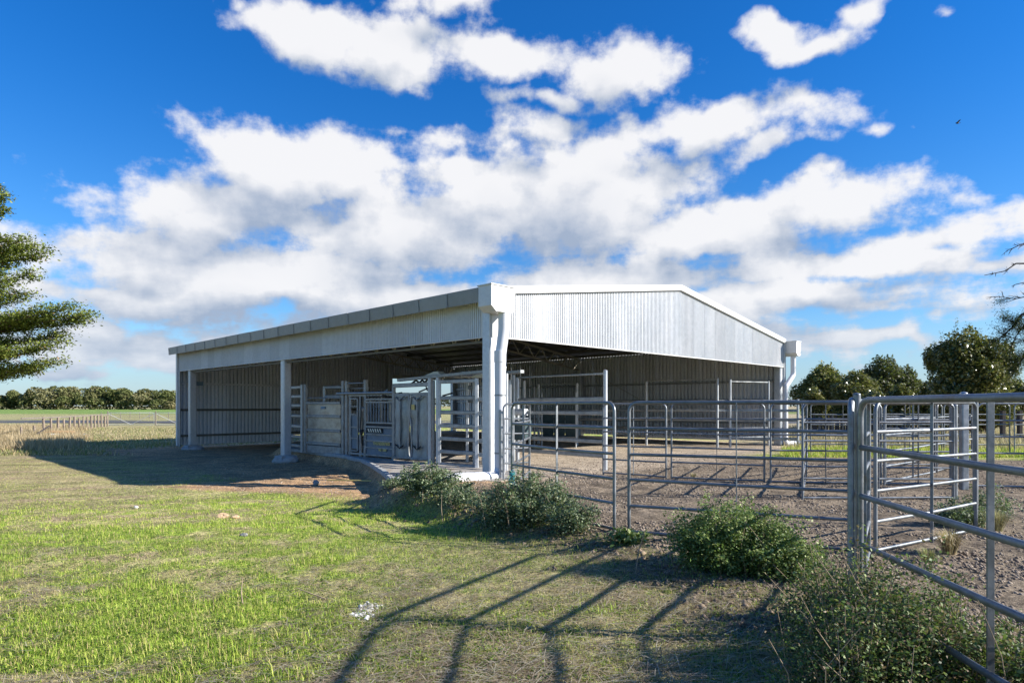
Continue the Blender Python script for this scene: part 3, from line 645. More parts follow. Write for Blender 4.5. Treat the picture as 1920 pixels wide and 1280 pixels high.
# race line carrying gate, crush and head gate
RA, RB = Vector((-8.1, 24.4, 0)), Vector((-.83, 18.1, 0)); RD = (RB-RA).normalized(); RN = Vector((-RD.y, RD.x, 0))
if RN.y < 0: RN = -RN
def RL(px, off=0., z=0.):
    k = (px-960)/1200; s = (RA.x-k*RA.y)/(k*(RB.y-RA.y)-(RB.x-RA.x)); return RA+(RB-RA)*s+RN*off+Vector((0, 0, z))
def zy(px, y): return EYE+(760-y)/1200*RL(px).y
z3 = Vector((0, 0, 1))
# far left open race panel
heavy(RL(531, .25)[:2], RL(566)[:2], 'open railed race panel behind the middle shed column', zs=(2.45, 2.1, 1.75, 1.35, .95, .55, .2), tall=2.55, rad=.045, round_=False)
heavy(RL(569, .9)[:2], RL(612, .9)[:2], 'rear race panel showing above the sheeted gate', zs=(2.45, 2.1, 1.75), tall=2.5, rad=.045, round_=False)
t = thing('sheeted_gate', 'wide sheeted gate of three pale metal panels with rails between', 'gate', RL(574))
for px, w_ in ((573, .13), (644, .13)): MB().bar(RL(px, 0, -.02), RL(px, 0, 2.55 if px < 600 else 2.62), .11, w_, up=RD).build('post', GALV_RHS, t)
za, zb_ = .32, 1.86; ed = [.36, .84, 1.36, 1.84]
for i in range(3): MB().bar(RL(578, .0, (ed[i]+ed[i+1])/2), RL(639, .0, (ed[i]+ed[i+1])/2), .02, ed[i+1]-ed[i]-.05, bev=.02).build('sheet', SHEETM, t)
for z in ed: MB().bar(RL(577, -.04, z), RL(640, -.04, z), .06, .10, bev=.2).build('rail', GALV_RHS, t)
MB().tube([RL(580, -.08, 2.04), RL(642, -.08, 2.02)], .018, 8).build('slide_bar', GALV, t)
MB().bar(RL(603, -.03, 1.67), RL(611, -.03, 1.67), .02, .09, bev=.05).build('maker_plate', PLATE, t)
MB().bar(RL(577, .0, .14), RL(640, .0, .14), .05, .28, bev=.1).build('kick_board', GALV_RHS, t)
# crush
cr = thing('cattle_crush', 'blue grey cattle crush with barred window and hazard striped strip', 'cattle crush', RL(650))
for px, zt in ((651, 2.60), (686, 2.62)): MB().bar(RL(px, .0, 0), RL(px, .0, zt), .12, .12, up=RD).build('post', GALV_RHS, cr)
MB().tube([RL(651, 0, 2.52), RL(686, 0, 2.52)], .03, 8).build('cross_bar', GALV, cr); MB().tube([RL(651, .1, 2.34), RL(686, .1, 2.34)], .022, 8).build('cross_bar', GALV, cr)
MB().tube([RL(636, -.1, 2.17), RL(742, -.1, 2.17)], .045, 10).build('slide_pipe', GALV, cr)
for off in (0., .85):
    for z in (.10, 2.1): MB().bar(RL(655, off, z), RL(742, off, z), .08, .08).build('side_rail', GALV_RHS, cr)
    for px in (657, 676, 742): MB().bar(RL(px, off, .0), RL(px, off, 2.12), .07, .07, up=RD).build('side_post', GALV_RHS, cr)
for px in (657, 686, 742): MB().bar(RL(px, 0, 2.12), RL(px, .85, 2.12), .06, .06).build('tie_bar', GALV_RHS, cr)
dr = MB(); dr = dr.bar(RL(660, -.05, .22), RL(660, -.05, 1.98), .05, .05, up=RD).bar(RL(673, -.05, .22), RL(673, -.05, 1.98), .05, .05, up=RD).bar(RL(660, -.05, 1.98), RL(673, -.05, 1.98), .05, .05).bar(RL(660, -.05, .2), RL(673, -.05, .2), .05, .05).build('narrow_door', GALV_RHS, cr)
for a, b in ((.25, .62), (.64, 1.0), (1.02, 1.42)): MB().bar(RL(661, -.03, (a+b)/2), RL(672, -.03, (a+b)/2), .02, b-a-.03, bev=.02).build('sheet', CRUSH, dr)
for z in (.63, 1.01, 1.44, 1.72): MB().bar(RL(660, -.06, z), RL(673, -.06, z), .03, .04).build('rail', GALV_RHS, dr)
MB().tube([RL(668, .2, 1.62), RL(674, .2, 1.62)], .09, 12).build('squeeze_roller', PVC, cr)
sg = MB()
for z in (1.96, 1.86, 1.18, 1.04, .58, .10): sg.bar(RL(687, -.05, z), RL(741, -.05, z), .05, .055)
sg.bar(RL(688, -.05, .08), RL(688, -.05, 2.0), .05, .05, up=RD)
sg = sg.build('side_gate', GALV_RHS, cr)
for px in list(range(693, 716, 5))+[719, 724, 730, 736]: MB().bar(RL(px, -.05, 1.19), RL(px, -.05, 1.86), .035, .035, up=RD).build('bar', CRUSH, sg)
for a, b in ((.12, .34), (.36, .57), (.59, .78), (.80, 1.02)): MB().bar(RL(688, -.03, (a+b)/2), RL(741, -.03, (a+b)/2), .02, b-a-.015, bev=.03).build('sheet', CRUSH, sg)
for z in (.35, .79): MB().bar(RL(688, -.065, z), RL(741, -.065, z), .03, .04).build('rail', GALV_RHS, sg)
hz = MB().bar(RL(691, -.075, .925), RL(720, -.075, .925), .012, .15, bev=.02).build('hazard_strip', BLACK, sg)
hs_ = MB(); A = RL(692, -.084); B = RL(719, -.084); dd = (B-A)
for i in range(6):
    c = A+dd*((i+.45)/6.2); e = dd.normalized()*.032; hs_.add([c-e+z3*.98, c+e+z3*.98, c+e*1+dd.normalized()*.06+z3*.87, c-e+dd.normalized()*.06+z3*.87], [(0, 1, 2, 3)])
hs_.build('stripes', YELLOW if False else plain('pale_stripe', (.7, .68, .55), .6, .05), sg)
ang = math.atan2(RD.y, RD.x)
def text(body, p, size, mat, parent, name='lettering'):
    c = bpy.data.curves.new(name, 'FONT'); c.body = body; c.size = size; c.extrude = .002; c.align_x = 'CENTER'; c.offset = .006; c.materials.append(mat)
    tmp = bpy.data.objects.new(name, c); me = bpy.data.meshes.new_from_object(tmp); bpy.data.objects.remove(tmp); me.materials.clear(); me.materials.append(mat)
    o = bpy.data.objects.new(name, me); COL.objects.link(o); o.rotation_euler = (math.pi/2, 0, ang); o.parent = parent; o.location = Vector(p)-wloc(parent); return o
text('THUNDERBIRD', RL(719, -.085, .455), .13, YELLOW, sg); text('HD  3000', RL(721, -.085, .255), .10, YELLOW, sg)
rg = random.Random(5)
for i in range(16):     # linkages and hoses above the crush
    px = rg.uniform(690, 800); off = rg.uniform(0, .8); z = rg.uniform(1.98, 2.24)
    a = RL(px, off, z); b_ = a+Vector((rg.uniform(-.35, .35), rg.uniform(-.3, .3), rg.uniform(-.06, .16)))
    MB().bar(a, b_, .035, .05).build('linkage', BLACK if i % 2 else GALV_OLD, cr)
for k, (pa, pb_) in enumerate(((756, 772), (770, 782), (778, 794))):
    MB().tube([RL(pa, .3, 2.42), RL((pa+pb_)/2, .35, 2.56), RL(pb_, .3, 2.48)], .035, 7).build('hose', BLACK, cr)
for k in range(9):
    px = 690+k*6; MB().tube([RL(px, -.07, 2.10), RL(px+1.5, -.09, 1.99), RL(px+4, -.07, 2.06)], .012, 5).build('chain_loop', BLACK, cr)
MB().tube([RL(682, -.1, 2.05), RL(683, -.14, 1.4), RL(681, -.12, 1.0), RL(684, -.1, .4)], .02, 6).build('hose', BLACK, cr)
MB().blob(RL(683, -.12, .86), (.07, .05, .09), 2, .2).build('latch_block', BLACK, cr)
MB().bar(RL(688, -.04, 1.11), RL(741, -.04, 1.11), .02, .08).build('gap_shade_strip', BLACK, cr)  # black strip stands in for the shaded gap between the rails
# head gate
hg = thing('head_gate', 'tall pair of bent steel head gate doors with dark gap between', 'gate', RL(745))
for px in (744, 812): MB().bar(RL(px, -.12, .0), RL(px, -.12, 2.42 if px < 760 else 2.45), .10, .09, up=RD).build('post', GALV_RHS, hg)
MB().bar(RL(744, -.12, 2.38), RL(812, -.12, 2.40), .10, .13).build('header', GALV_RHS, hg); MB().bar(RL(746, -.12, 2.10), RL(812, -.12, 2.12), .07, .07).build('header', GALV_RHS, hg)
for (a, b) in ((746.5, 775), (777.5, 809)):
    dm = MB(); N = 10
    mid = (a+b)/2
    o = MB()
    L_ = []; 
    for px, side in ((a, -1), (b, 1)):
        pts = []
        for i in range(N+1):
            z = .10+1.98*i/N; bend = (math.sin(i/N*math.pi*2.2)*.05+(.04 if .4 < i/N < .7 else 0))*(1 if (side > 0) == (a < 760) else 0)
            pts.append(RL(px, -.16, z)-RD*bend*(1 if a < 760 else -1))
        L_.append(pts)
    fr = MB()
    for pts in L_: fr.tube(pts, .03, 8)
    fr.bar(RL(a, -.16, .10), RL(b, -.16, .13), .05, .07); fr.bar(RL(a, -.16, 2.04), RL(b, -.16, 2.06), .04, .05); fr = fr.build('door', GALV_RHS, hg)
    vs = []; cols = 7
    for i in range(N+1):
        for j in range(cols):
            q = L_[0][i].lerp(L_[1][i], j/(cols-1)); w_ = math.sin(j/(cols-1)*math.pi*2)*.025+(.02 if i in (3, 7) else 0); vs.append(q-RN*w_+RN*.02)
    o = MB().add(vs, [(i*cols+j, i*cols+j+1, (i+1)*cols+j+1, (i+1)*cols+j) for i in range(N) for j in range(cols-1)], True).build('skin', DOORM, fr)
    md = (a+b)/2-2; MB().bar(RL(md, -.20, .42), RL(md, -.20, 1.98), .035, .05, up=RD).build('stiffener', GALV_RHS, fr)
    MB().tube([RL(md-8, -.2, .52), RL(md, -.21, .40), RL(md+7, -.2, .50)], .02, 6).build('hook_bar', BLACK, fr)
    MB().tube([RL(md-8, -.2, 2.02), RL(md, -.21, 1.90), RL(md+8, -.2, 2.04)], .02, 6).build('hook_bar', GALV_OLD, fr)
MB().bar(RL(781, -.21, 1.70), RL(787, -.21, 1.70), .01, .16).build('warning_sticker', YELLOW, hg)
# overhead frame with pale gusset plates
oh = thing('overhead_frame', 'overhead beam frame carrying pale triangular plates above the race', 'frame', RL(820))
MB().bar(RL(757, -.2, 2.55), RL(957, -.25, 2.72), .14, .09, bev=.1).build('beam', GALV_RHS, oh); MB().bar(RL(812, .55, 2.62), RL(955, .55, 2.70), .16, .09).build('beam', GALV_RHS, oh)
for px, w_ in ((817.5, .13), (832, .11)): MB().bar(RL(px, -.22, -.02), RL(px, -.22, 2.58), w_, w_, up=RD).build('post', GALV_BRT, oh)
for px in (866, 886): MB().bar(RL(px, .55, -.02), RL(px, .55, 2.58), .11, .11, up=RD).build('post', GALV_BRT, oh)
MB().bar(RL(824, -.22, .0), RL(824, -.22, 2.5), .05, .05, up=RD).build('post', GALV_OLD, oh)
for (a, c, b) in ((788, 812, 824), (845, 864, 874), (880, 905, 922)):
    p = [RL(a, .1, zy(a, 705)), RL(c, .1, zy(c, 696)), RL(b, .1, zy(b, 703.5))]; MB().prism([p[0]-z3*.04, p[0], p[1]-RD*.08, p[1]+RD*.08, p[2], p[2]-z3*.04], RN*.25).build('gusset_plate', CREAM, oh)
for px in (838, 850, 862, 874): MB().bar(RL(px, -.2, 2.60), RL(px, .55, 2.62), .05, .04).build('cross_member', GALV_RHS, oh)
MB().tube([RL(947, 0, 2.7), RL(944, .1, 3.25)], .035, 8).build('guide_pole', GALV, oh)
MB().tube([RL(800, -.1, 2.5), RL(806, -.1, 2.2)], .02, 6).build('brace', BLACK, oh)
heavy(RL(834, -.22)[:2], RL(904, -.22)[:2], 'heavy rail panel between the head gate and the shed corner column', zs=(2.45, 1.97, 1.55, 1.16, .78, .40, .02), tall=2.5, rad=.05, round_=False)
heavy(RL(836, .9)[:2], RL(866, .9)[:2], 'short rear panel seen through the heavy rails', zs=(2.3, 1.9, 1.1, .3), tall=2.45, rad=.045, round_=False)
heavy(RL(884, 1.0)[:2], RL(912, 1.0)[:2], 'rear sliding gate with close upper rails', zs=(2.42, 2.22, 2.02, 1.3, .9, .3), tall=2.5, rad=.045, round_=False, cat='gate')
heavy(RL(908, -.2)[:2], RL(958, -.2)[:2], 'heavy rail panel right of the shed corner column', zs=(1.93, 1.54, 1.15, .76, .37), tall=2.6, rad=.06, posts=(0, 1))
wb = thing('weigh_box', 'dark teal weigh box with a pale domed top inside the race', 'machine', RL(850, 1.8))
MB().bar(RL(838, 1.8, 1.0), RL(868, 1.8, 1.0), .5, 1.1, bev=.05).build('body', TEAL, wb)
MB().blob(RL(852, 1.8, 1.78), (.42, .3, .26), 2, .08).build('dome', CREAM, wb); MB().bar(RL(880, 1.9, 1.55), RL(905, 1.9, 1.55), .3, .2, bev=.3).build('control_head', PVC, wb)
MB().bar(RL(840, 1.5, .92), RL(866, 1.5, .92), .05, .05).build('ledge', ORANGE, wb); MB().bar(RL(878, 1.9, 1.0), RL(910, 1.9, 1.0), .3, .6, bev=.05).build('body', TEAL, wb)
for px in (694, 699, 704, 709, 714, 728, 734): MB().bar(RL(px, .85, 1.22), RL(px, .85, 1.82), .08, .03, up=RD).build('far_slat', CREAM, cr)
MB().bar(RL(689, .9, 1.9), RL(741, .9, 1.9), .05, .10).build('far_rail', CREAM, cr)
yb = MB().bar((-5.0, 17.35, -.27), (-3.75, 17.05, -.25), .05, .035).build('yellow_strip', YELLOW); tag(yb, 'thin yellow batten lying on the dirt before the slab', 'batten')

# ------------------------------------------------------------------ background fences, gates and odds
lf = thing('post_and_rail_fence', 'old leaning timber post fence in the dry grass', 'fence', P3(Q(120, 50), -.4))
rg = random.Random(9)
A_, B_ = Vector((*Q(40, 44), -.4)), Vector((*Q(202, 66), -.4))
for i in range(17):
    t = (i/16)**.8; p = A_.lerp(B_, t); h = 1.25+rg.uniform(-.25, .1); l = rg.uniform(-.05, .05)
    if i in (0, 1): h = .7
    MB().bar(p-z3*.1, p+Vector((l, 0, h)), .12+rg.uniform(-.02, .05), .12, up=(0, 1, 0)).build('post', WOODL, lf)
for i in range(4): MB().bar(A_.lerp(B_, i/4)+z3*(1.25+rg.uniform(-.04, .04)), A_.lerp(B_, (i+1)/4)+z3*1.22, .10, .10).build('rail', WOOD, lf)
MB().bar(P3(Q(62, 43), -.35), P3(Q(92, 45.5), .3), .09, .09).build('brace', WOODD, lf)
def farm_gate(p0, p1, label):
    t = thing('farm_gate', label, 'gate', P3(p0, -.4), 'white pipe farm gates'); a, b = Vector((*p0, -.4)), Vector((*p1, -.4))
    fr = MB().tube([a+z3*.12, a+z3*1.38, b+z3*1.38, b+z3*.12, a+z3*.12], .045, 8).build('frame', FLASH, t)
    m = (a+b)/2; MB().tube([a+z3*1.3, m+z3*.14], .028, 6).build('brace', FLASH, t); MB().tube([b+z3*1.3, m+z3*.14], .028, 6).build('brace', FLASH, t)
    for z in (.4, .62, .84, 1.1): MB().tube([a+z3*z, b+z3*z], .008, 4).build('wire', GALV, t)
    MB().tube([a-z3*.1, a+z3*1.55], .06, 8).build('post', WOOD, t)
farm_gate(Q(202, 68), Q(289, 68), 'white pipe farm gate joined to the timber fence')
farm_gate(Q(292, 68), Q(378, 68), 'white pipe farm gate nearest the shed corner')
wf = thing('wire_fence', 'thin wire fence on small posts across the far paddock', 'fence', P3(Q(250, 100), -.4))
for i in range(14): p = Vector((*Q(190+18*i, 100), -.4)); MB().bar(p, p+z3*1.15, .07, .07).build('post', WOOD, wf)
for z in (.4, .75, 1.05): MB().tube([P3(Q(180, 100), z-.4), P3(Q(440, 100), z-.4)], .010, 4).build('wire', GALV, wf)
pl = thing('pallet_pile', 'collapsed pile of fresh orange timber pallets by the dry grass', 'pallets', P3(Q(120, 46), -.4))
for i in range(12):
    c = Vector((*Q(104+rg.uniform(0, 36), 45.5+rg.uniform(-.5, .5)), -.33+.05*(i//2))); a = rg.uniform(-.35, .35); d = Vector((math.cos(a), math.sin(a), rg.uniform(-.05, .05)))*rg.uniform(.5, .8)
    MB().bar(c-d, c+d, .14, .06).build('board', PALLET, pl)
pp = MB().tube([P3(Q(93, 43), -.27), P3(Q(110, 43.6), -.27)], .13, 12, False).tube([P3(Q(93, 43), -.27), P3(Q(110, 43.6), -.27)], .11, 12, False).build('offcut_pipe', PVC); tag(pp, 'short white pipe offcut in front of the pallet pile', 'pipe')
tg = MB()
for i in range(5): tg.bar(P3(Q(136+i*3, 44.5), -.36+i*.02), P3(Q(150+i*2, 45.5), -.34+i*.02), .3, .03)
tag(tg.build('crumpled_tarp', PLATE), 'crumpled blue grey sheeting right of the pallets', 'tarp')
lg = MB().bar(P3(Q(50, 41.5), -.36), P3(Q(92, 42.2), -.36), .14, .10).build('fallen_post', WOOD); tag(lg, 'grey timber post lying along the dry grass edge', 'post')
tf = thing('timber_slab_fence', 'old dark upright slab fence behind the yards', 'fence', P3(Q(1600, 33), -.05))
for i in range(46):
    px = 1515+i*5.2; h = 1.35+rg.uniform(-.2, .12); p = Vector((*Q(px, 33.5), -.1)); MB().bar(p, p+Vector((rg.uniform(-.03, .03), 0, h)), .10, .05, up=(0, 1, 0)).build('slab', WOODD if rg.random() < .7 else WOOD, tf)
MB().bar(P3(Q(1512, 33.6), 1.0), P3(Q(1756, 33.6), 1.0), .06, .12).build('rail', WOOD, tf)
for px in (1880, 1912): 
    o = MB().bar(P3(Q(px, 30), -.1), P3(Q(px, 30), 1.5), .18, .18, up=(0, 1, 0)).build('fence_stump', WOODD); tag(o, 'dark old timber post in tall dry grass, %s of the pair' % ('left' if px < 1900 else 'right'), 'post')
# stones
def stone(loc, r, mat, label, seed):
    z = float(terrain(loc[0], loc[1])); o = MB().blob((loc[0], loc[1], z+r[2]*.5), r, 2, .35, 1., seed).build('rock', mat); tag(o, label, 'rock'); return o
stone(Q(418, 11.3), (.085, .07, .06), ROCK, 'larger tan rock lying in the grass, left of its pair', 3)
stone(Q(440, 11.25), (.08, .06, .04), ROCK, 'flatter tan rock lying in the grass, right of its pair', 8)
stone(Q(255, 12.6), (.045, .04, .03), WHITEROCK, 'small white stone in the grass left of the tan rocks', 4)
stone(Q(592, 16.9), (.10, .08, .08), GREYROCK, 'dark stone on the sunlit dirt before the slab', 5)
stone(Q(457, 9.4), (.05, .04, .03), GREYROCK, 'small grey pebble in the grass below the tan rocks', 6)
rb = thing('chalk_rubble', 'heap of white crumbled chalk where two shadows meet', 'rubble', (Q(688, 5.65)[0], 5.65, float(terrain(Q(688, 5.65)[0], 5.65))))
for i in range(70):
    x, y = Q(686, 5.6); x += rg.gauss(0, .045); y += rg.gauss(0, .13); s_ = rg.uniform(.007, .026); MB().blob((x, y, float(terrain(x, y))+s_*.5), (s_, s_, s_*.7), 1, .3, 1, i).build('lump', WHITEROCK, rb)
for i, (px, d) in enumerate(((585, 17.6), (596, 23.4))):
    pass
# bird
bd = thing('bird', 'small dark bird gliding in the blue sky', 'bird', (Q(1795, 60)[0], 60, EYE+529/1200*60))
bx0 = Vector(bd.location); MB().blob(bx0, (.17, .07, .07), 2, 0).build('body', BLACK, bd)
for s_ in (-1, 1): MB().prism([bx0+Vector((.08, 0, .03)), bx0+Vector((-.08, 0, .03)), bx0+Vector((-.02+.18*(s_ > 0), s_*.25, .16)), bx0+Vector((.12+.18*(s_ > 0), s_*.32, .18))], (0, 0, .012)).build('wing', BLACK, bd)
MB().prism([bx0+Vector((.14, -.02, 0)), bx0+Vector((.14, .02, 0)), bx0+Vector((.30, .06, .02)), bx0+Vector((.30, -.06, .02))], (0, 0, .01)).build('tail', BLACK, bd)

# ------------------------------------------------------------------ foliage
def unit(n):
    v = RNG.normal(size=(n, 3)); return v/np.linalg.norm(v, axis=1)[:, None]
def leaves(P, size, aspect=.55, tilt=None, upbias=.5):
    """diamond leaves at points P -> vertices (n*4,3)"""
    n = len(P); nr = unit(n); nr[:, 2] = np.abs(nr[:, 2])*(1+upbias)+.15; nr /= np.linalg.norm(nr, axis=1)[:, None]
    d = unit(n); 
    if tilt is not None: d = d*(1-tilt)+tilt*np.array([0, 0, 1.])
    d -= nr*np.sum(d*nr, 1)[:, None]; d /= np.linalg.norm(d, axis=1)[:, None]+1e-9
    s = np.cross(nr, d); sz = (np.asarray(size)*RNG.uniform(.6, 1.3, n))[:, None]
    return np.stack([P-d*sz*.5, P+s*sz*aspect*.5+nr*sz*.06, P+d*sz*.5, P-s*sz*aspect*.5+nr*sz*.06], 1).reshape(-1, 3)
def colours(n, cs, w=None, var=.25):
    cs = np.array(cs); k = RNG.choice(len(cs), n, p=w); return cs[k]*RNG.uniform(1-var, 1+var, n)[:, None]

def bush(center, rx, ry, h, nst, label, cs, w=None, leaf=.030, seeds=True, name='nettle_bush', group='leafy weeds along the yard edge', lps=90, droop=.25, dry=6):
    x0, y0 = center; lps = int(lps*1.55); leaf *= 1.1; z0 = float(terrain(x0, y0)); root = thing(name, label, 'bush', (x0, y0, z0), group)
    V = []; C = []; st = MB(); L = []
    for i in range(nst):
        a = RNG.uniform(0, 2*math.pi); rr = math.sqrt(RNG.uniform(0, 1))*.75; bx_, by_ = x0+rx*rr*math.cos(a)*.8, y0+ry*rr*math.sin(a)*.8
        lean = np.array([math.cos(a), math.sin(a)])*rr*RNG.uniform(.2, .75)*np.array([rx, ry])+RNG.normal(size=2)*.06
        hh = h*max(.25, (1-rr**2*.75))*RNG.uniform(.6, 1.12); zb = float(terrain(bx_, by_)); k = 6; pts = []
        for j in range(k+1):
            t = j/k; pts.append(np.array([bx_+lean[0]*t**1.4, by_+lean[1]*t**1.4, zb+hh*(t-droop*t**3*rr)]))
        pts = np.array(pts)
        if i % 3 == 0: st.tube([tuple(p) for p in pts[::2]], [.006, .005, .004, .002], 4, False)
        lps = int(lps*1.0); t = RNG.uniform(.08, 1, lps); ii = np.minimum((t*k).astype(int), k-1); f = (t*k-ii)[:, None]
        p = pts[ii]*(1-f)+pts[ii+1]*f; spread = (.075*(1.15-t)+.025)[:, None]*RNG.normal(size=(lps, 3)); spread[:, 2] *= .5
        L.append(p+spread)
    Pn = np.concatenate(L); V = leaves(Pn, leaf, .62, .15, .8); C = colours(len(Pn), cs, w, .3)
    tag(st.build('stems', STICK, root), kind='stuff')
    o = cloud_mesh('foliage', V, None, C, LEAF, root)
    if dry:
        dm_ = MB(); r2 = random.Random(int(x0*100))
        for i in range(dry):
            a = r2.uniform(0, 6.28); q = r2.uniform(.4, 1.05); p = Vector((x0+rx*q*math.cos(a), y0+ry*q*math.sin(a)*.9, z0)); hh = r2.uniform(.5, 1.0)*h*.95
            dm_.tube([p, p+Vector((r2.uniform(-.08, .08), r2.uniform(-.08, .08), hh*.6)), p+Vector((r2.uniform(-.2, .2), r2.uniform(-.1, .1), hh))], [.004, .003, .002], 4, False)
        tag(dm_.build('dry_stalks', STICK, root), kind='stuff')
    return root
BG = [(.125, .18, .085), (.18, .24, .12), (.30, .34, .21), (.07, .105, .045)]
BW = [(.08, .14, .035), (.12, .19, .045), (.20, .25, .09), (.05, .085, .028), (.22, .15, .09)]
BB = [(.12, .20, .05), (.20, .28, .07), (.34, .39, .15), (.065, .115, .03)]
bush(Q(812, 12.0), .80, .60, .60, 95, 'wide grey green weed bush below the white drain pipe', BG, leaf=.040, lps=80, dry=16)
bush(Q(748, 13.3), .42, .35, .25, 20, 'low weed clump at the left end of the drain pipe', BG, leaf=.040, lps=50, dry=4)
bush(Q(985, 9.75), .92, .62, .86, 120, 'dense grey green bush at the foot of the rope tied gate', BG, leaf=.036, lps=95, dry=16)
bush(Q(1070, 9.0), .45, .32, .55, 34, 'smaller ragged bush right of the dense grey green bush', BG, leaf=.034, lps=80, dry=8)
bush(Q(860, 11.0), .7, .5, .34, 36, 'low weed patch in front of the two grey green bushes', BG, leaf=.034, lps=70, dry=12)
bush(Q(1368, 6.85), .66, .50, .84, 150, 'roundest bright green bush in front of the wide steel panel', BB, leaf=.028, lps=150, dry=9)
bush(Q(1470, 6.5), .40, .35, .66, 50, 'green bush tapering off to the right of the roundest bush', BB, leaf=.028, lps=120, dry=9)
bush(Q(1178, 8.15), .28, .16, .22, 14, 'tiny broad leaved weed between the gate and the wide panel', BB, leaf=.060, lps=26, dry=4)
bush(Q(1570, 4.9), .42, .5, .60, 70, 'dark weeds round the foot of the near corner post', BW, leaf=.026, lps=80, dry=26)
bush(Q(1605, 4.3), .34, .28, .90, 75, 'ragged weeds hiding the base of the near corner post', BW, leaf=.024, lps=80, dry=20)
bush((3.05, 3.0), .5, .7, .85, 90, 'added tall weeds just past the right edge, casting shade on the corner', BW, leaf=.03, lps=70, dry=10)  # added beyond the frame to throw shade over the near right corner
bush(Q(1720, 3.95), .52, .50, .88, 130, 'tall dark weeds leaning through the nearest panel', BW, leaf=.024, lps=80, dry=26)
bush(Q(1610, 3.75), .45, .40, .66, 110, 'darkest weeds at the bottom of the picture', BW, leaf=.022, lps=80, dry=26)
bush(Q(1900, 3.7), .5, .5, .55, 80, 'weeds at the right edge behind the nearest panel', BW, leaf=.024, lps=80, dry=26)
bush(Q(1800, 9.3), .4, .3, .42, 30, 'small weeds under the end of the sunlit gate', BG, leaf=.034, lps=70, dry=4)
bush(Q(1850, 9.9), .32, .3, .60, 26, 'pale weeds right of the sunlit gate end', BG, leaf=.034, lps=60, dry=8)

# ---- grass and litter
def blades(N, region, hmin, hmax, wd, cs_green, cs_dry, name, label, seg2=True, dens=None, lean=.55, dry_only=False):
    x, y = region(N); Cz, cov, green, straw = zones(x, y)
    a, b = suv(x, y)
    keep = RNG.uniform(size=len(x)) < (cov*(dens(x, y, green, straw) if dens is not None else 1))
    x, y, green, straw = x[keep], y[keep], green[keep], straw[keep]; n = len(x); z = terrain(x, y)
    isg = RNG.uniform(size=n) < np.clip(green*1.0+.10, 0, 1)
    if dry_only: isg[:] = False
    ang = RNG.uniform(0, 2*np.pi, n); le = RNG.uniform(.1, lean, n)*np.where(isg, 1, 1.6)
    h = (hmin+(hmax-hmin)*RNG.uniform(0, 1, n)**2.2)*(np.where(isg, .75+.7*green, .9)); w_ = wd*RNG.uniform(.6, 1.4, n)
    dx, dy = np.cos(ang), np.sin(ang); sx, sy = -dy, dx
    o = np.stack([x, y, z-.004], 1); s = np.stack([sx, sy, 0*sx], 1)*w_[:, None]/2; d = np.stack([dx, dy, 0*dx], 1)
    up = np.array([0, 0, 1.])
    mid = o+up*(h*.6)[:, None]+d*(h*le*.35)[:, None]; tip = o+up*(h*np.clip(1-.35*le, .3, 1))[:, None]+d*(h*le)[:, None]
    C = np.where(isg[:, None], colours(n, cs_green, None, .3), colours(n, cs_dry, None, .25))
    if seg2:
        V = np.stack([o-s, o+s, mid+s*.8, mid-s*.8, tip], 1).reshape(-1, 3); base = np.arange(n)[:, None]*5
        F = np.concatenate([base+np.array([[0, 1, 2]]), base+np.array([[0, 2, 3]]), base+np.array([[3, 2, 4]])], 0); Cv = np.repeat(C, 5, 0)
    else:
        V = np.stack([o-s, o+s, tip], 1).reshape(-1, 3); F = np.arange(n*3).reshape(-1, 3); Cv = np.repeat(C, 3, 0)
    ob = cloud_mesh(name, V, F, Cv, GRASSM); tag(ob, label, 'grass', kind='stuff'); return ob
def wedge(y0, y1, k0=-.86, k1=.9, pw=1.):
    def f(N):
        t = RNG.uniform(size=N); y = y0*(y1/y0)**(t**pw); x = y*RNG.uniform(k0, k1, N); return x, y
    return f
GG = [(.34, .47, .055), (.45, .55, .09), (.60, .62, .15), (.20, .33, .035), (.58, .47, .22)]
GD = [(.55, .45, .25), (.66, .55, .35), (.42, .33, .18), (.26, .20, .12)]
blades(300000, wedge(3.1, 10), .012, .055, .0042, GG, GD, 'grass', 'short green and straw coloured pasture grass near the camera', dens=lambda x, y, g_, s_: .45+.55*g_, lean=.9)
blades(230000, wedge(10, 27), .025, .06, .010, GG, GD, 'grass', 'patchy pasture grass further off beside the shed shadow', seg2=False, dens=lambda x, y, g_, s_: .45+.55*g_, lean=.9)
blades(30000, wedge(3.1, 12), .04, .11, .005, GG, GD, 'grass', 'lusher tufts of longer green grass', dens=lambda x, y, g_, s_: sst(fbm(x, y, .9, 3, 71)*g_, .40, .55))
blades(90000, wedge(27, 62, -.86, -.2), .10, .26, .04, [(.2, .24, .07), (.26, .27, .1)], GD, 'grass', 'dry paddock grass beyond the shed', seg2=False, dens=lambda x, y, g_, s_: .2+.3*(1-s_))
blades(60000, wedge(29, 64, -.86, -.55), .35, .75, .05, GG, [(.50, .39, .23), (.58, .47, .30), (.38, .29, .17)], 'tall_dry_grass', 'tall pale dry grass round the old timber fence', seg2=False, dens=lambda x, y, g_, s_: s_*(fbm(x, y, .25, 3, 77) > .38), dry_only=True, lean=.5)
blades(40000, wedge(23, 48, .42, .95), .25, .75, .045, GG, [(.48, .40, .25), (.56, .47, .31), (.36, .29, .18)], 'tall_dry_grass', 'tall dry grass and green strip behind the yards', seg2=False, dens=lambda x, y, g_, s_: s_, dry_only=True, lean=.5)
blades(26000, wedge(21.5, 28, .42, .95), .12, .30, .03, GG, GG, 'grass', 'bright green grass strip behind the yards', seg2=False)
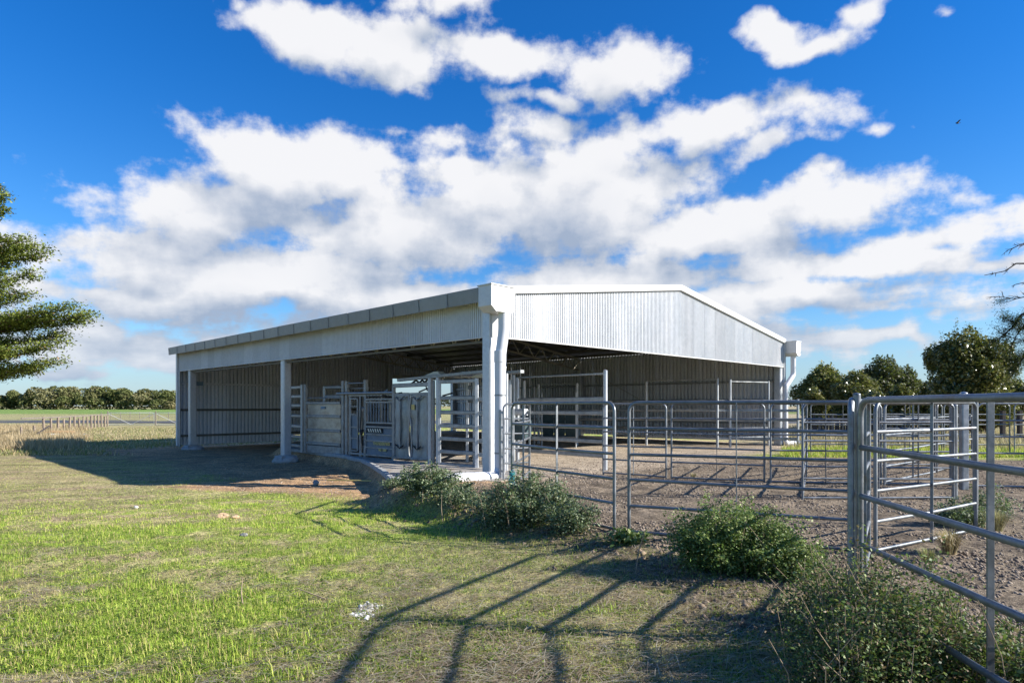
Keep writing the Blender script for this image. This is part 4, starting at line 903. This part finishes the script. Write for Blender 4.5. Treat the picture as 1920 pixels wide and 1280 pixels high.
# lying straw
def cluster(N, reg, label):
    x, y = reg(N); _, cov, green, s_ = zones(x, y); keep = RNG.uniform(size=N) < cov*sst(green*.5+fbm(x, y, 2.2, 3, 61), .5, .8); x, y = x[keep], y[keep]; m = 7
    x = np.repeat(x, m)+RNG.normal(0, .022, len(x)*m); y = np.repeat(y, m)+RNG.normal(0, .022, len(y)*m); z = terrain(x, y)+RNG.uniform(.006, .03, len(x))
    V = leaves(np.stack([x, y, z], 1), .018, .8, None, 1.6)
    ob = cloud_mesh('ground_weeds', V, None, colours(len(x), [(.13, .21, .03), (.20, .27, .05), (.09, .15, .025)], None, .25), GRASSM); tag(ob, label, 'weeds', kind='stuff')
cluster(14000, wedge(3.1, 10), 'small flat leaved weeds among the grass')
def straw(N, region, label, cond):
    x, y = region(N); _, cov, green, s_ = zones(x, y); keep = RNG.uniform(size=N) < cond(x, y, green, cov); x, y = x[keep], y[keep]; n = len(x)
    an = RNG.normal(.35, .8, n); l = RNG.uniform(.05, .22, n); d = np.stack([np.cos(an), np.sin(an), RNG.normal(0, .10, n)], 1)*l[:, None]/2
    z = terrain(x, y)+RNG.uniform(.008, .035, n); c = np.stack([x, y, z], 1); s = np.stack([-np.sin(an), np.cos(an), 0*an], 1)*(RNG.uniform(.0012, .0028, n))[:, None]
    k = np.stack([0*x, 0*x, RNG.uniform(-.004, .016, n)], 1)
    V = np.stack([c-d-s, c-d+s, c+s+k, c-s+k, c+d+s, c+d-s], 1).reshape(-1, 3); b_ = np.arange(n)[:, None]*6
    F = np.concatenate([b_+np.array([[0, 1, 2, 3]]), b_+np.array([[3, 2, 4, 5]])], 0)
    C = colours(n, [(.46, .38, .27), (.36, .28, .19), (.56, .50, .38), (.24, .17, .12)], None, .2)
    ob = cloud_mesh('straw_litter', V, F, np.repeat(C, 6, 0), GRASSM); tag(ob, label, 'straw', kind='stuff')
straw(55000, wedge(3.1, 10.5), 'dry stalks lying over the ground near the camera', lambda x, y, g_, c: c*(.10+.9*(1-g_))*sst(fbm(x, y, .8, 3, 91), .30, .55))
straw(24000, wedge(3.1, 9, -.4, .8), 'cut dry stalks on the ground by the yard fence shadows', lambda x, y, g_, c: c*sst(x, -2.0, -.8))
# clods of soil on the trodden yard
def clods(N, reg, smin, smax, cond, name, label, cs):
    x, y = reg(N); keep = RNG.uniform(size=N) < cond(x, y); x, y = x[keep], y[keep]; n = len(x); z = terrain(x, y); s = RNG.uniform(smin, smax, n)**1.0
    base = np.array([(1, 0, 0), (0, 1, 0), (-1, 0, 0), (0, -1, 0), (0, 0, .8), (0, 0, -.5)], float)
    a = RNG.uniform(0, 6.28, n); R_ = np.stack([np.cos(a), -np.sin(a), np.sin(a), np.cos(a)], 1).reshape(-1, 2, 2)
    b_ = base[None]*RNG.uniform(.55, 1.35, (n, 6, 1))*s[:, None, None]; xy = np.einsum('nij,nkj->nki', R_, b_[:, :, :2]); b_ = np.concatenate([xy, b_[:, :, 2:]], 2)
    V = (b_+np.stack([x, y, z], 1)[:, None]).reshape(-1, 3); f = np.array([(0, 1, 4), (1, 2, 4), (2, 3, 4), (3, 0, 4), (1, 0, 5), (2, 1, 5), (3, 2, 5), (0, 3, 5)])
    F = (np.arange(n)[:, None, None]*6+f[None]).reshape(-1, 3)
    ob = cloud_mesh(name, V, F, np.repeat(colours(n, cs, None, .25), 6, 0), SOIL); tag(ob, label, name.replace('_', ' '), kind='stuff')
SOIL, n, b = new_mat('clod_soil'); at = n.node('ShaderNodeAttribute', attribute_name='Col'); n.l.new(at.outputs[0], b.inputs['Base Color']); b.inputs['Roughness'].default_value = .95
clods(40000, wedge(4.5, 22, -.1, .95), .008, .034, lambda x, y: mudmask(x, y)*sst(fbm(x, y, 1.5, 3, 55), .32, .6), 'soil_clods', 'trodden clods of soil over the open yard', [(.21, .165, .12), (.16, .12, .09), (.27, .22, .17)])
clods(5000, wedge(14, 27, -.5, .35), .008, .026, lambda x, y: 1-zones(x, y)[1], 'gravel', 'loose gravel on the dirt apron and shed floor', [(.36, .27, .19), (.45, .38, .30), (.22, .17, .13)])
clods(9000, wedge(4.5, 14, -.3, .6), .01, .05, lambda x, y: np.exp(-((edge_x(y)-x-.35)/.5)**2)*(y > 5), 'dug_soil', 'rough dug soil along the yard edge', [(.19, .14, .10), (.13, .10, .07), (.24, .18, .12)])
# dry tussock in the yard
def tussock(px, d, h, n, label, cs):
    x0, y0 = Q(px, d); z0 = float(terrain(x0, y0)); root = thing('dry_tussock', label, 'tussock', (x0, y0, z0), 'dry grass tussocks'); a = RNG.uniform(0, 6.28, n); r_ = RNG.uniform(0, .07, n); le = RNG.uniform(.1, .9, n)
    o = np.stack([x0+np.cos(a)*r_, y0+np.sin(a)*r_, np.full(n, z0)], 1); dv = np.stack([np.cos(a), np.sin(a), 0*a], 1); s = np.stack([-np.sin(a), np.cos(a), 0*a], 1)*.003; hh = h*RNG.uniform(.5, 1.1, n)
    mid = o+np.array([0, 0, 1.])*(hh*.7)[:, None]+dv*(hh*le*.4)[:, None]; tip = o+np.array([0, 0, 1.])*(hh*(1-.6*le))[:, None]+dv*(hh*le*1.1)[:, None]
    V = np.stack([o-s, o+s, mid+s, mid-s, tip], 1).reshape(-1, 3); b_ = np.arange(n)[:, None]*5; F = np.concatenate([b_+np.array([[0, 1, 2]]), b_+np.array([[0, 2, 3]]), b_+np.array([[3, 2, 4]])], 0)
    cloud_mesh('blades', V, F, np.repeat(colours(n, cs, None, .25), 5, 0), GRASSM, root)
tussock(1780, 7.55, .34, 420, 'straw coloured dry tussock behind the nearest panel', [(.45, .35, .2), (.34, .25, .14), (.55, .46, .3)])
tussock(1868, 8.9, .36, 300, 'loose dry tussock at the right beyond the sunlit gate', [(.45, .38, .24), (.30, .28, .14)])
tussock(1740, 7.2, .18, 150, 'low dry tussock left of the straw coloured one', [(.42, .36, .22), (.22, .26, .1)])
tussock(1300, 15.5, .15, 120, 'tiny tussock under the second row panels', [(.4, .34, .22)])
# twigs
for i, (px, y_, l, a, lab) in enumerate(((1192, 1065, .55, 2.0, 'curved brown twig standing left of the roundest bush'), (1190, 1120, .30, .1, 'short pale stick on the ground before the bush'), (610, 1110, .6, .6, 'long thin twig in the grass left of the chalk'), (455, 1120, .22, 1.3, 'forked dead stalk in the open grass'), (830, 960, .5, 1.5, 'bare dead stalk before the grey green bushes'))):
    d = 1.75*1200/(y_-760); x0, y0 = Q(px, d); z0 = float(terrain(x0, y0)); up = abs(math.sin(a)) if a > .9 else .12
    pts = [(x0, y0, z0+.01), (x0-.25*l*math.cos(a)-.02, y0+.05, z0+.01+l*up*.45), (x0-.6*l*math.cos(a), y0+.08, z0+.02+l*up)]
    o = MB().tube(pts, [.007, .006, .003], 6).build('twig', STICK); tag(o, lab, 'twig')

# ------------------------------------------------------------------ trees
def crown(root, lobes, n, size, cs, mat, w=None, name='crown', aspect=.6, shell=.55, upb=.4):
    vol = np.array([l[3]*l[4]*l[5] for l in lobes])**.66; k = RNG.choice(len(lobes), n, p=vol/vol.sum()); L = np.array(lobes)[k]
    u = unit(n); r_ = RNG.uniform(shell**3, 1, n)**(1/3); r_ *= 1+.16*np.sin(u[:, 0]*7+k)*np.cos(u[:, 1]*6+k*2)+RNG.normal(0, .05, n)
    P = L[:, :3]+u*L[:, 3:6]*r_[:, None]
    V = leaves(P, size, aspect, None, upb); return cloud_mesh(name, V, None, colours(n, cs, w, .3), mat, root)
def limbs(root, base, tops, r0, mat=BARK, name='trunk'):
    m = MB(); b_ = Vector(base)
    for i, t in enumerate(tops):
        t = Vector(t); mid = b_.lerp(t, .5)+Vector((random.uniform(-.1, .1), random.uniform(-.1, .1), .1))*(t-b_).length*.3; s = b_+Vector((0, 0, .3+.1*i))
        m.tube([b_-z3*.3, b_.lerp(mid, .5), mid, t], [r0, r0*.75, r0*.45, r0*.1], 7)
    return m.build(name, mat, root)
def tree(px, d, wpx, top, low, label, cs, leaf, n, mat, seed, nl=9, name='leafy_tree', group='leafy trees behind the yards', flat=1.):
    rg = random.Random(seed); x, y = Q(px, d); z0 = -.2; root = thing(name, label, 'tree', (x, y, z0), group); R_ = wpx/2/1200*d; zt = EYE+(760-top)/1200*d; zl = low; H = (zt-zl)/2; cz = (zt+zl)/2
    lobes = []
    for i in range(nl):
        a = 6.283*i/nl+rg.uniform(-.3, .3); q = rg.uniform(.30, .60); zz = rg.uniform(-.55, .55); k = math.sqrt(max(.1, 1-zz*zz)); lr = R_*rg.uniform(.36, .52)
        lobes.append((x+R_*q*k*math.cos(a)*1.1, y+R_*q*k*math.sin(a), cz+H*zz, lr, lr, min(lr*.85, H*.6)*flat))
    lobes.append((x, y, cz+H*.45, R_*.5, R_*.5, H*.52)); lobes.append((x, y, cz, R_*.75, R_*.75, H*.75))
    crown(root, lobes, int(n*2.3), leaf*1.12, cs, mat); limbs(root, (x, y, z0), [(l[0], l[1], l[2]) for l in lobes[:6]], .16+.02*R_)
    return root
OL = [(.10, .115, .03), (.16, .165, .045), (.24, .23, .07), (.30, .27, .11), (.06, .075, .02)]
DK = [(.06, .072, .028), (.09, .10, .04), (.14, .135, .06), (.04, .05, .02)]
tree(1812, 33, 168, 612, -.1, 'round glossy leaved tree, the tallest right of the shed', OL, .16, 15000, GLEAF, 1, 12)
tree(1655, 44, 118, 664, .0, 'dark feathery tree left of the round glossy tree', DK, .17, 9000, LEAF, 2, 9)
tree(1700, 47, 70, 684, .0, 'dark narrow tree filling in beside the round glossy tree', DK, .17, 4500, LEAF, 12, 6)
tree(1545, 50, 110, 680, .0, 'olive tree nearest the far shed corner', OL, .20, 8500, LEAF, 3, 9)
tree(1605, 40, 100, 692, .0, 'low glossy tree in front of the dark feathery tree', OL, .16, 8000, GLEAF, 4, 8)
tree(1690, 38, 70, 718, .0, 'small shrubby tree at the left foot of the round glossy tree', OL, .15, 4000, GLEAF, 5, 6)
tree(1900, 62, 90, 708, .0, 'far pale olive tree at the right edge', OL, .25, 5000, LEAF, 6, 7)
tree(1525, 42, 60, 722, -.1, 'low shrub in front of the olive tree by the shed corner', OL, .15, 2500, GLEAF, 21, 6)
tree(1640, 37, 74, 728, -.1, 'low shrub below the dark feathery tree', OL, .15, 2600, GLEAF, 22, 6)
tree(1740, 36, 60, 712, -.1, 'low shrub tucked against the left side of the round tree', OL, .15, 2500, GLEAF, 23, 6)
tree(1990, 58, 110, 700, .0, 'olive tree beyond the right edge of the picture', OL, .25, 3500, LEAF, 7, 7)
tree(1850, 36, 80, 700, -.1, 'lower leafy shrub at the right foot of the round tree', OL, .15, 4000, GLEAF, 8, 6)
sh = bpy.data.objects['leafy_tree']; Lq = []
for px, ty in ((1790, 598), (1812, 606), (1766, 622), (1836, 616), (1752, 640), (1870, 632)):
    x, y = Q(px, 33); zt = EYE+(760-ty)/1200*33; k = np.linspace(0, 1, 90)[:, None]; Lq.append(np.array([x, y, zt-1.1])*(1-k)+np.array([x+RNG.uniform(-.2, .2), y, zt])*k+RNG.normal(size=(90, 3))*.07)
Lq = np.concatenate(Lq); tag(cloud_mesh('shoots', leaves(Lq, .10, .35, .6, .2), None, colours(len(Lq), [(.16, .18, .10), (.12, .12, .08)], None, .2), LEAF, sh), kind='stuff')
# left cypress
cy = thing('cypress_tree', 'dark cypress reaching in from the left with flat tiered boughs', 'tree', (*Q(-190, 22), -.3)); cx0, cy0 = Q(-190, 22)
MB().tube([(cx0, cy0, -.6), (cx0+.1, cy0, 3), (cx0-.1, cy0, 7), (cx0, cy0, 12.5)], [.42, .34, .24, .05], 10).build('trunk', BARK, cy)
tips = [(182, 592, 0), (176, 604, .5), (150, 578, -.6), (96, 480, .1), (88, 466, .7), (72, 515, -.4), (68, 556, .5), (130, 630, .2), (128, 650, -.5), (125, 682, .3), (80, 690, .8), (60, 664, -.7), (26, 398, .2), (22, 372, -.3), (40, 600, .9), (110, 600, 1.1), (20, 500, 1.), (30, 640, 1.2), (10, 357, .5), (60, 452, -.5), (30, 540, -.9), (0, 690, 0), (-20, 520, .9), (-20, 600, -1)]
Lp = []; bm_ = MB()
for (tx, ty, dy) in tips:
    d = 22+dy; tx -= 22; T = np.array([(tx-960)/1200*d, d, EYE+(760-ty)/1200*d]); B0 = np.array([cx0, cy0, T[2]-.9+RNG.uniform(-.3, .3)])
    M_ = (B0+T)/2+np.array([0, 0, -.15]); ts = np.linspace(0, 1, 12); c = ((1-ts)**2)[:, None]*B0+(2*ts*(1-ts))[:, None]*M_+(ts**2)[:, None]*T
    bm_.tube([tuple(p) for p in c[::3]]+[tuple(T)], [.07, .055, .04, .02, .01], 6)
    small = 1. if ty > 440 else .45
    for j in range(3, 12):
        m = 150 if j < 11 else 70; wid = (.50-.40*abs(ts[j]-.70)-.28*(j == 11))*small
        for q in range(3):
            side = RNG.uniform(-1, 1); cc = c[j]+np.array([RNG.uniform(-.12, .18), side*wid*1.1, RNG.uniform(-.02, .10)*small+.06])
            Lp.append(cc+RNG.normal(size=(m, 3))*np.array([.20*small+.04, .14, .055+.03*small]))
for i in range(26):       # rest of the crown round the trunk
    a = RNG.uniform(.9, 5.4); h = RNG.uniform(1.5, 11.5); R_ = (3.2-.2*h)*RNG.uniform(.6, 1.); T = np.array([cx0+R_*math.cos(a), cy0+R_*math.sin(a), h+.5]); B0 = np.array([cx0, cy0, h-.3])
    bm_.tube([tuple(B0), tuple((B0+T)/2-np.array([0, 0, .1])), tuple(T)], [.06, .04, .01], 5)
    for t in np.linspace(.4, 1, 6): Lp.append(B0*(1-t)+T*t+RNG.normal(size=(90, 3))*np.array([.3, .3, .09]))
bm_.build('boughs', BARK, cy); Lp = np.concatenate(Lp)
CYC = [(.14, .18, .025), (.21, .25, .045), (.08, .11, .022), (.28, .30, .07), (.20, .13, .06)]
n = len(Lp); V = leaves(Lp, .105, .45, None, .9); cloud_mesh('foliage', V, None, colours(n, CYC, [.32, .28, .26, .10, .04], .25), NEEDLE, cy)
# right bare pine
pn = thing('pine_tree', 'sparse dark pine with bare crooked branches at the right edge', 'tree', (*Q(2045, 27), -.2)); px0, py0 = Q(2045, 27)
MB().tube([(px0, py0, -.5), (px0-.1, py0, 4), (px0+.1, py0, 8), (px0, py0, 12)], [.3, .25, .17, .04], 9).build('trunk', DARKBARK, pn)
bm_ = MB(); Lp = []; rg = random.Random(21)
def pt(x, y, d=27.): return Vector(((x-960)/1200*d, d, EYE+(760-y)/1200*d))
def twigs(a, b_, n_, l, tuft):
    for i in range(n_):
        t = rg.uniform(.15, 1); p = a.lerp(b_, t); dr = (b_-a).normalized(); q = p+dr*l*rg.uniform(.3, .9)+Vector((rg.uniform(-.3, .1), rg.uniform(-.5, .5), rg.uniform(-.5, .45)))*l
        m_ = p.lerp(q, .5)+Vector((0, 0, rg.uniform(-.1, .1)))*l; bm_.tube([p, m_, q], [.016, .011, .005], 4, False)
        for k in range(2):
            q2 = q.lerp(m_, rg.random())+Vector((rg.uniform(-.25, .1), rg.uniform(-.2, .2), rg.uniform(-.25, .25)))*l; bm_.tube([m_, q2], [.008, .004], 4, False)
        if rg.random() < tuft: Lp.append(np.array(q)+RNG.normal(size=(70, 3))*.13); Lp.append(np.array(m_)+RNG.normal(size=(50, 3))*.12)
def br(pts, r0, ntw, l, tuft):
    P_ = [pt(*p) for p in pts]; bm_.tube(P_, list(np.linspace(r0, r0*.25, len(P_))), 6)
    for i in range(len(P_)-1): twigs(P_[i], P_[i+1], ntw, l, tuft)
br([(2045, 480), (1960, 470), (1925, 494), (1905, 494), (1885, 508), (1846, 516)], .055, 3, .35, .0)
br([(2045, 430), (1950, 450), (1915, 458), (1888, 470)], .04, 5, .45, .05)
br([(2045, 520), (1940, 525), (1905, 533), (1897, 536)], .035, 1, .3, 0)
br([(2045, 560), (1950, 550), (1905, 560), (1870, 556)], .04, 6, .5, .25)
br([(2045, 620), (1965, 650), (1925, 668), (1900, 676)], .04, 8, .5, .9)
br([(2045, 590), (1950, 606), (1918, 615), (1892, 600)], .03, 7, .4, .8)
br([(2045, 570), (1950, 575), (1915, 590), (1900, 612), (1885, 625), (1865, 640)], .07, 6, .5, .5)
br([(1985, 610), (1930, 600), (1905, 630), (1893, 660)], .04, 6, .5, .5)
br([(2045, 650), (1960, 650), (1920, 665), (1905, 690), (1898, 703)], .06, 5, .5, .6)
br([(2045, 600), (1960, 625), (1925, 640), (1880, 628)], .04, 5, .5, .8)
br([(2045, 700), (1980, 690), (1940, 670)], .05, 5, .6, .8)
for i in range(10):
    a = rg.uniform(-1.2, 1.2); h = rg.uniform(4, 11.5); b0 = Vector((px0, py0, h)); e = b0+Vector((math.cos(a)*2.4, math.sin(a)*2.4, .4)); bm_.tube([b0, b0.lerp(e, .5)+z3*.1, e], [.05, .03, .01], 5); twigs(b0, e, 8, .6, .6)
bm_.build('branches', DARKBARK, pn); Lp = np.concatenate(Lp)
V = leaves(Lp, .12, .16, None, .2); cloud_mesh('needles', V, None, colours(len(Lp), [(.03, .045, .02), (.05, .065, .025)], None, .2), NEEDLE, pn)
# far wooded ridge on the left: single trees merge into one belt of woodland
def belt(px0, px1, d, tops, n, name, label, cs, leaf):
    lob = []; k = 0; px = px0
    while px < px1:
        top = np.interp(px, [t[0] for t in tops], [t[1] for t in tops]); zt = EYE+(768-top-RNG.uniform(0, 5))/1200*d; x = (px-960)/1200*d
        R_ = RNG.uniform(2.0, 5.6)*d/350; zt *= RNG.uniform(.82, 1.08)
        for layer in range(3):
            lob.append((x+RNG.uniform(-2, 2), d+RNG.uniform(-6, 26), zt*(.75-.24*layer)-.4, R_, R_, zt*.28)); 
        px += RNG.uniform(5, 11)
    vol = np.ones(len(lob)); kk = RNG.choice(len(lob), n); L = np.array(lob)[kk]; u = unit(n); u[:, 2] = np.abs(u[:, 2])*np.where(RNG.uniform(size=n) < .8, 1, -1)
    P = L[:, :3]+u*L[:, 3:6]*RNG.uniform(.8, 1.05, n)[:, None]; P[:, 2] = np.maximum(P[:, 2], -.3)
    lc = colours(len(lob), cs, None, .18)[kk]*RNG.uniform(.8, 1.2, n)[:, None]; lc[P[:, 2] < 2.2] *= np.array([1.15, 1.05, 1.1])
    o = cloud_mesh(name, leaves(P, leaf, .8, None, .4), None, lc, FARLEAF); tag(o, label, 'woodland', kind='stuff')
belt(-140, 420, 350, [(-150, 748), (0, 745), (20, 736), (40, 738), (60, 735), (90, 728), (120, 727), (160, 731), (220, 735), (270, 735), (300, 738), (330, 738), (420, 742)], 60000, 'far_woodland', 'belt of olive green trees across the far paddock', [(.12, .135, .05), (.14, .155, .06), (.17, .17, .075), (.19, .18, .09)], 1.15)
belt(-700, 2700, 900, [(-700, 750), (600, 752), (1400, 752), (2700, 748)], 26000, 'far_woodland', 'thin dark line of trees on the horizon', [(.05, .06, .035), (.07, .08, .04)], 3.2)
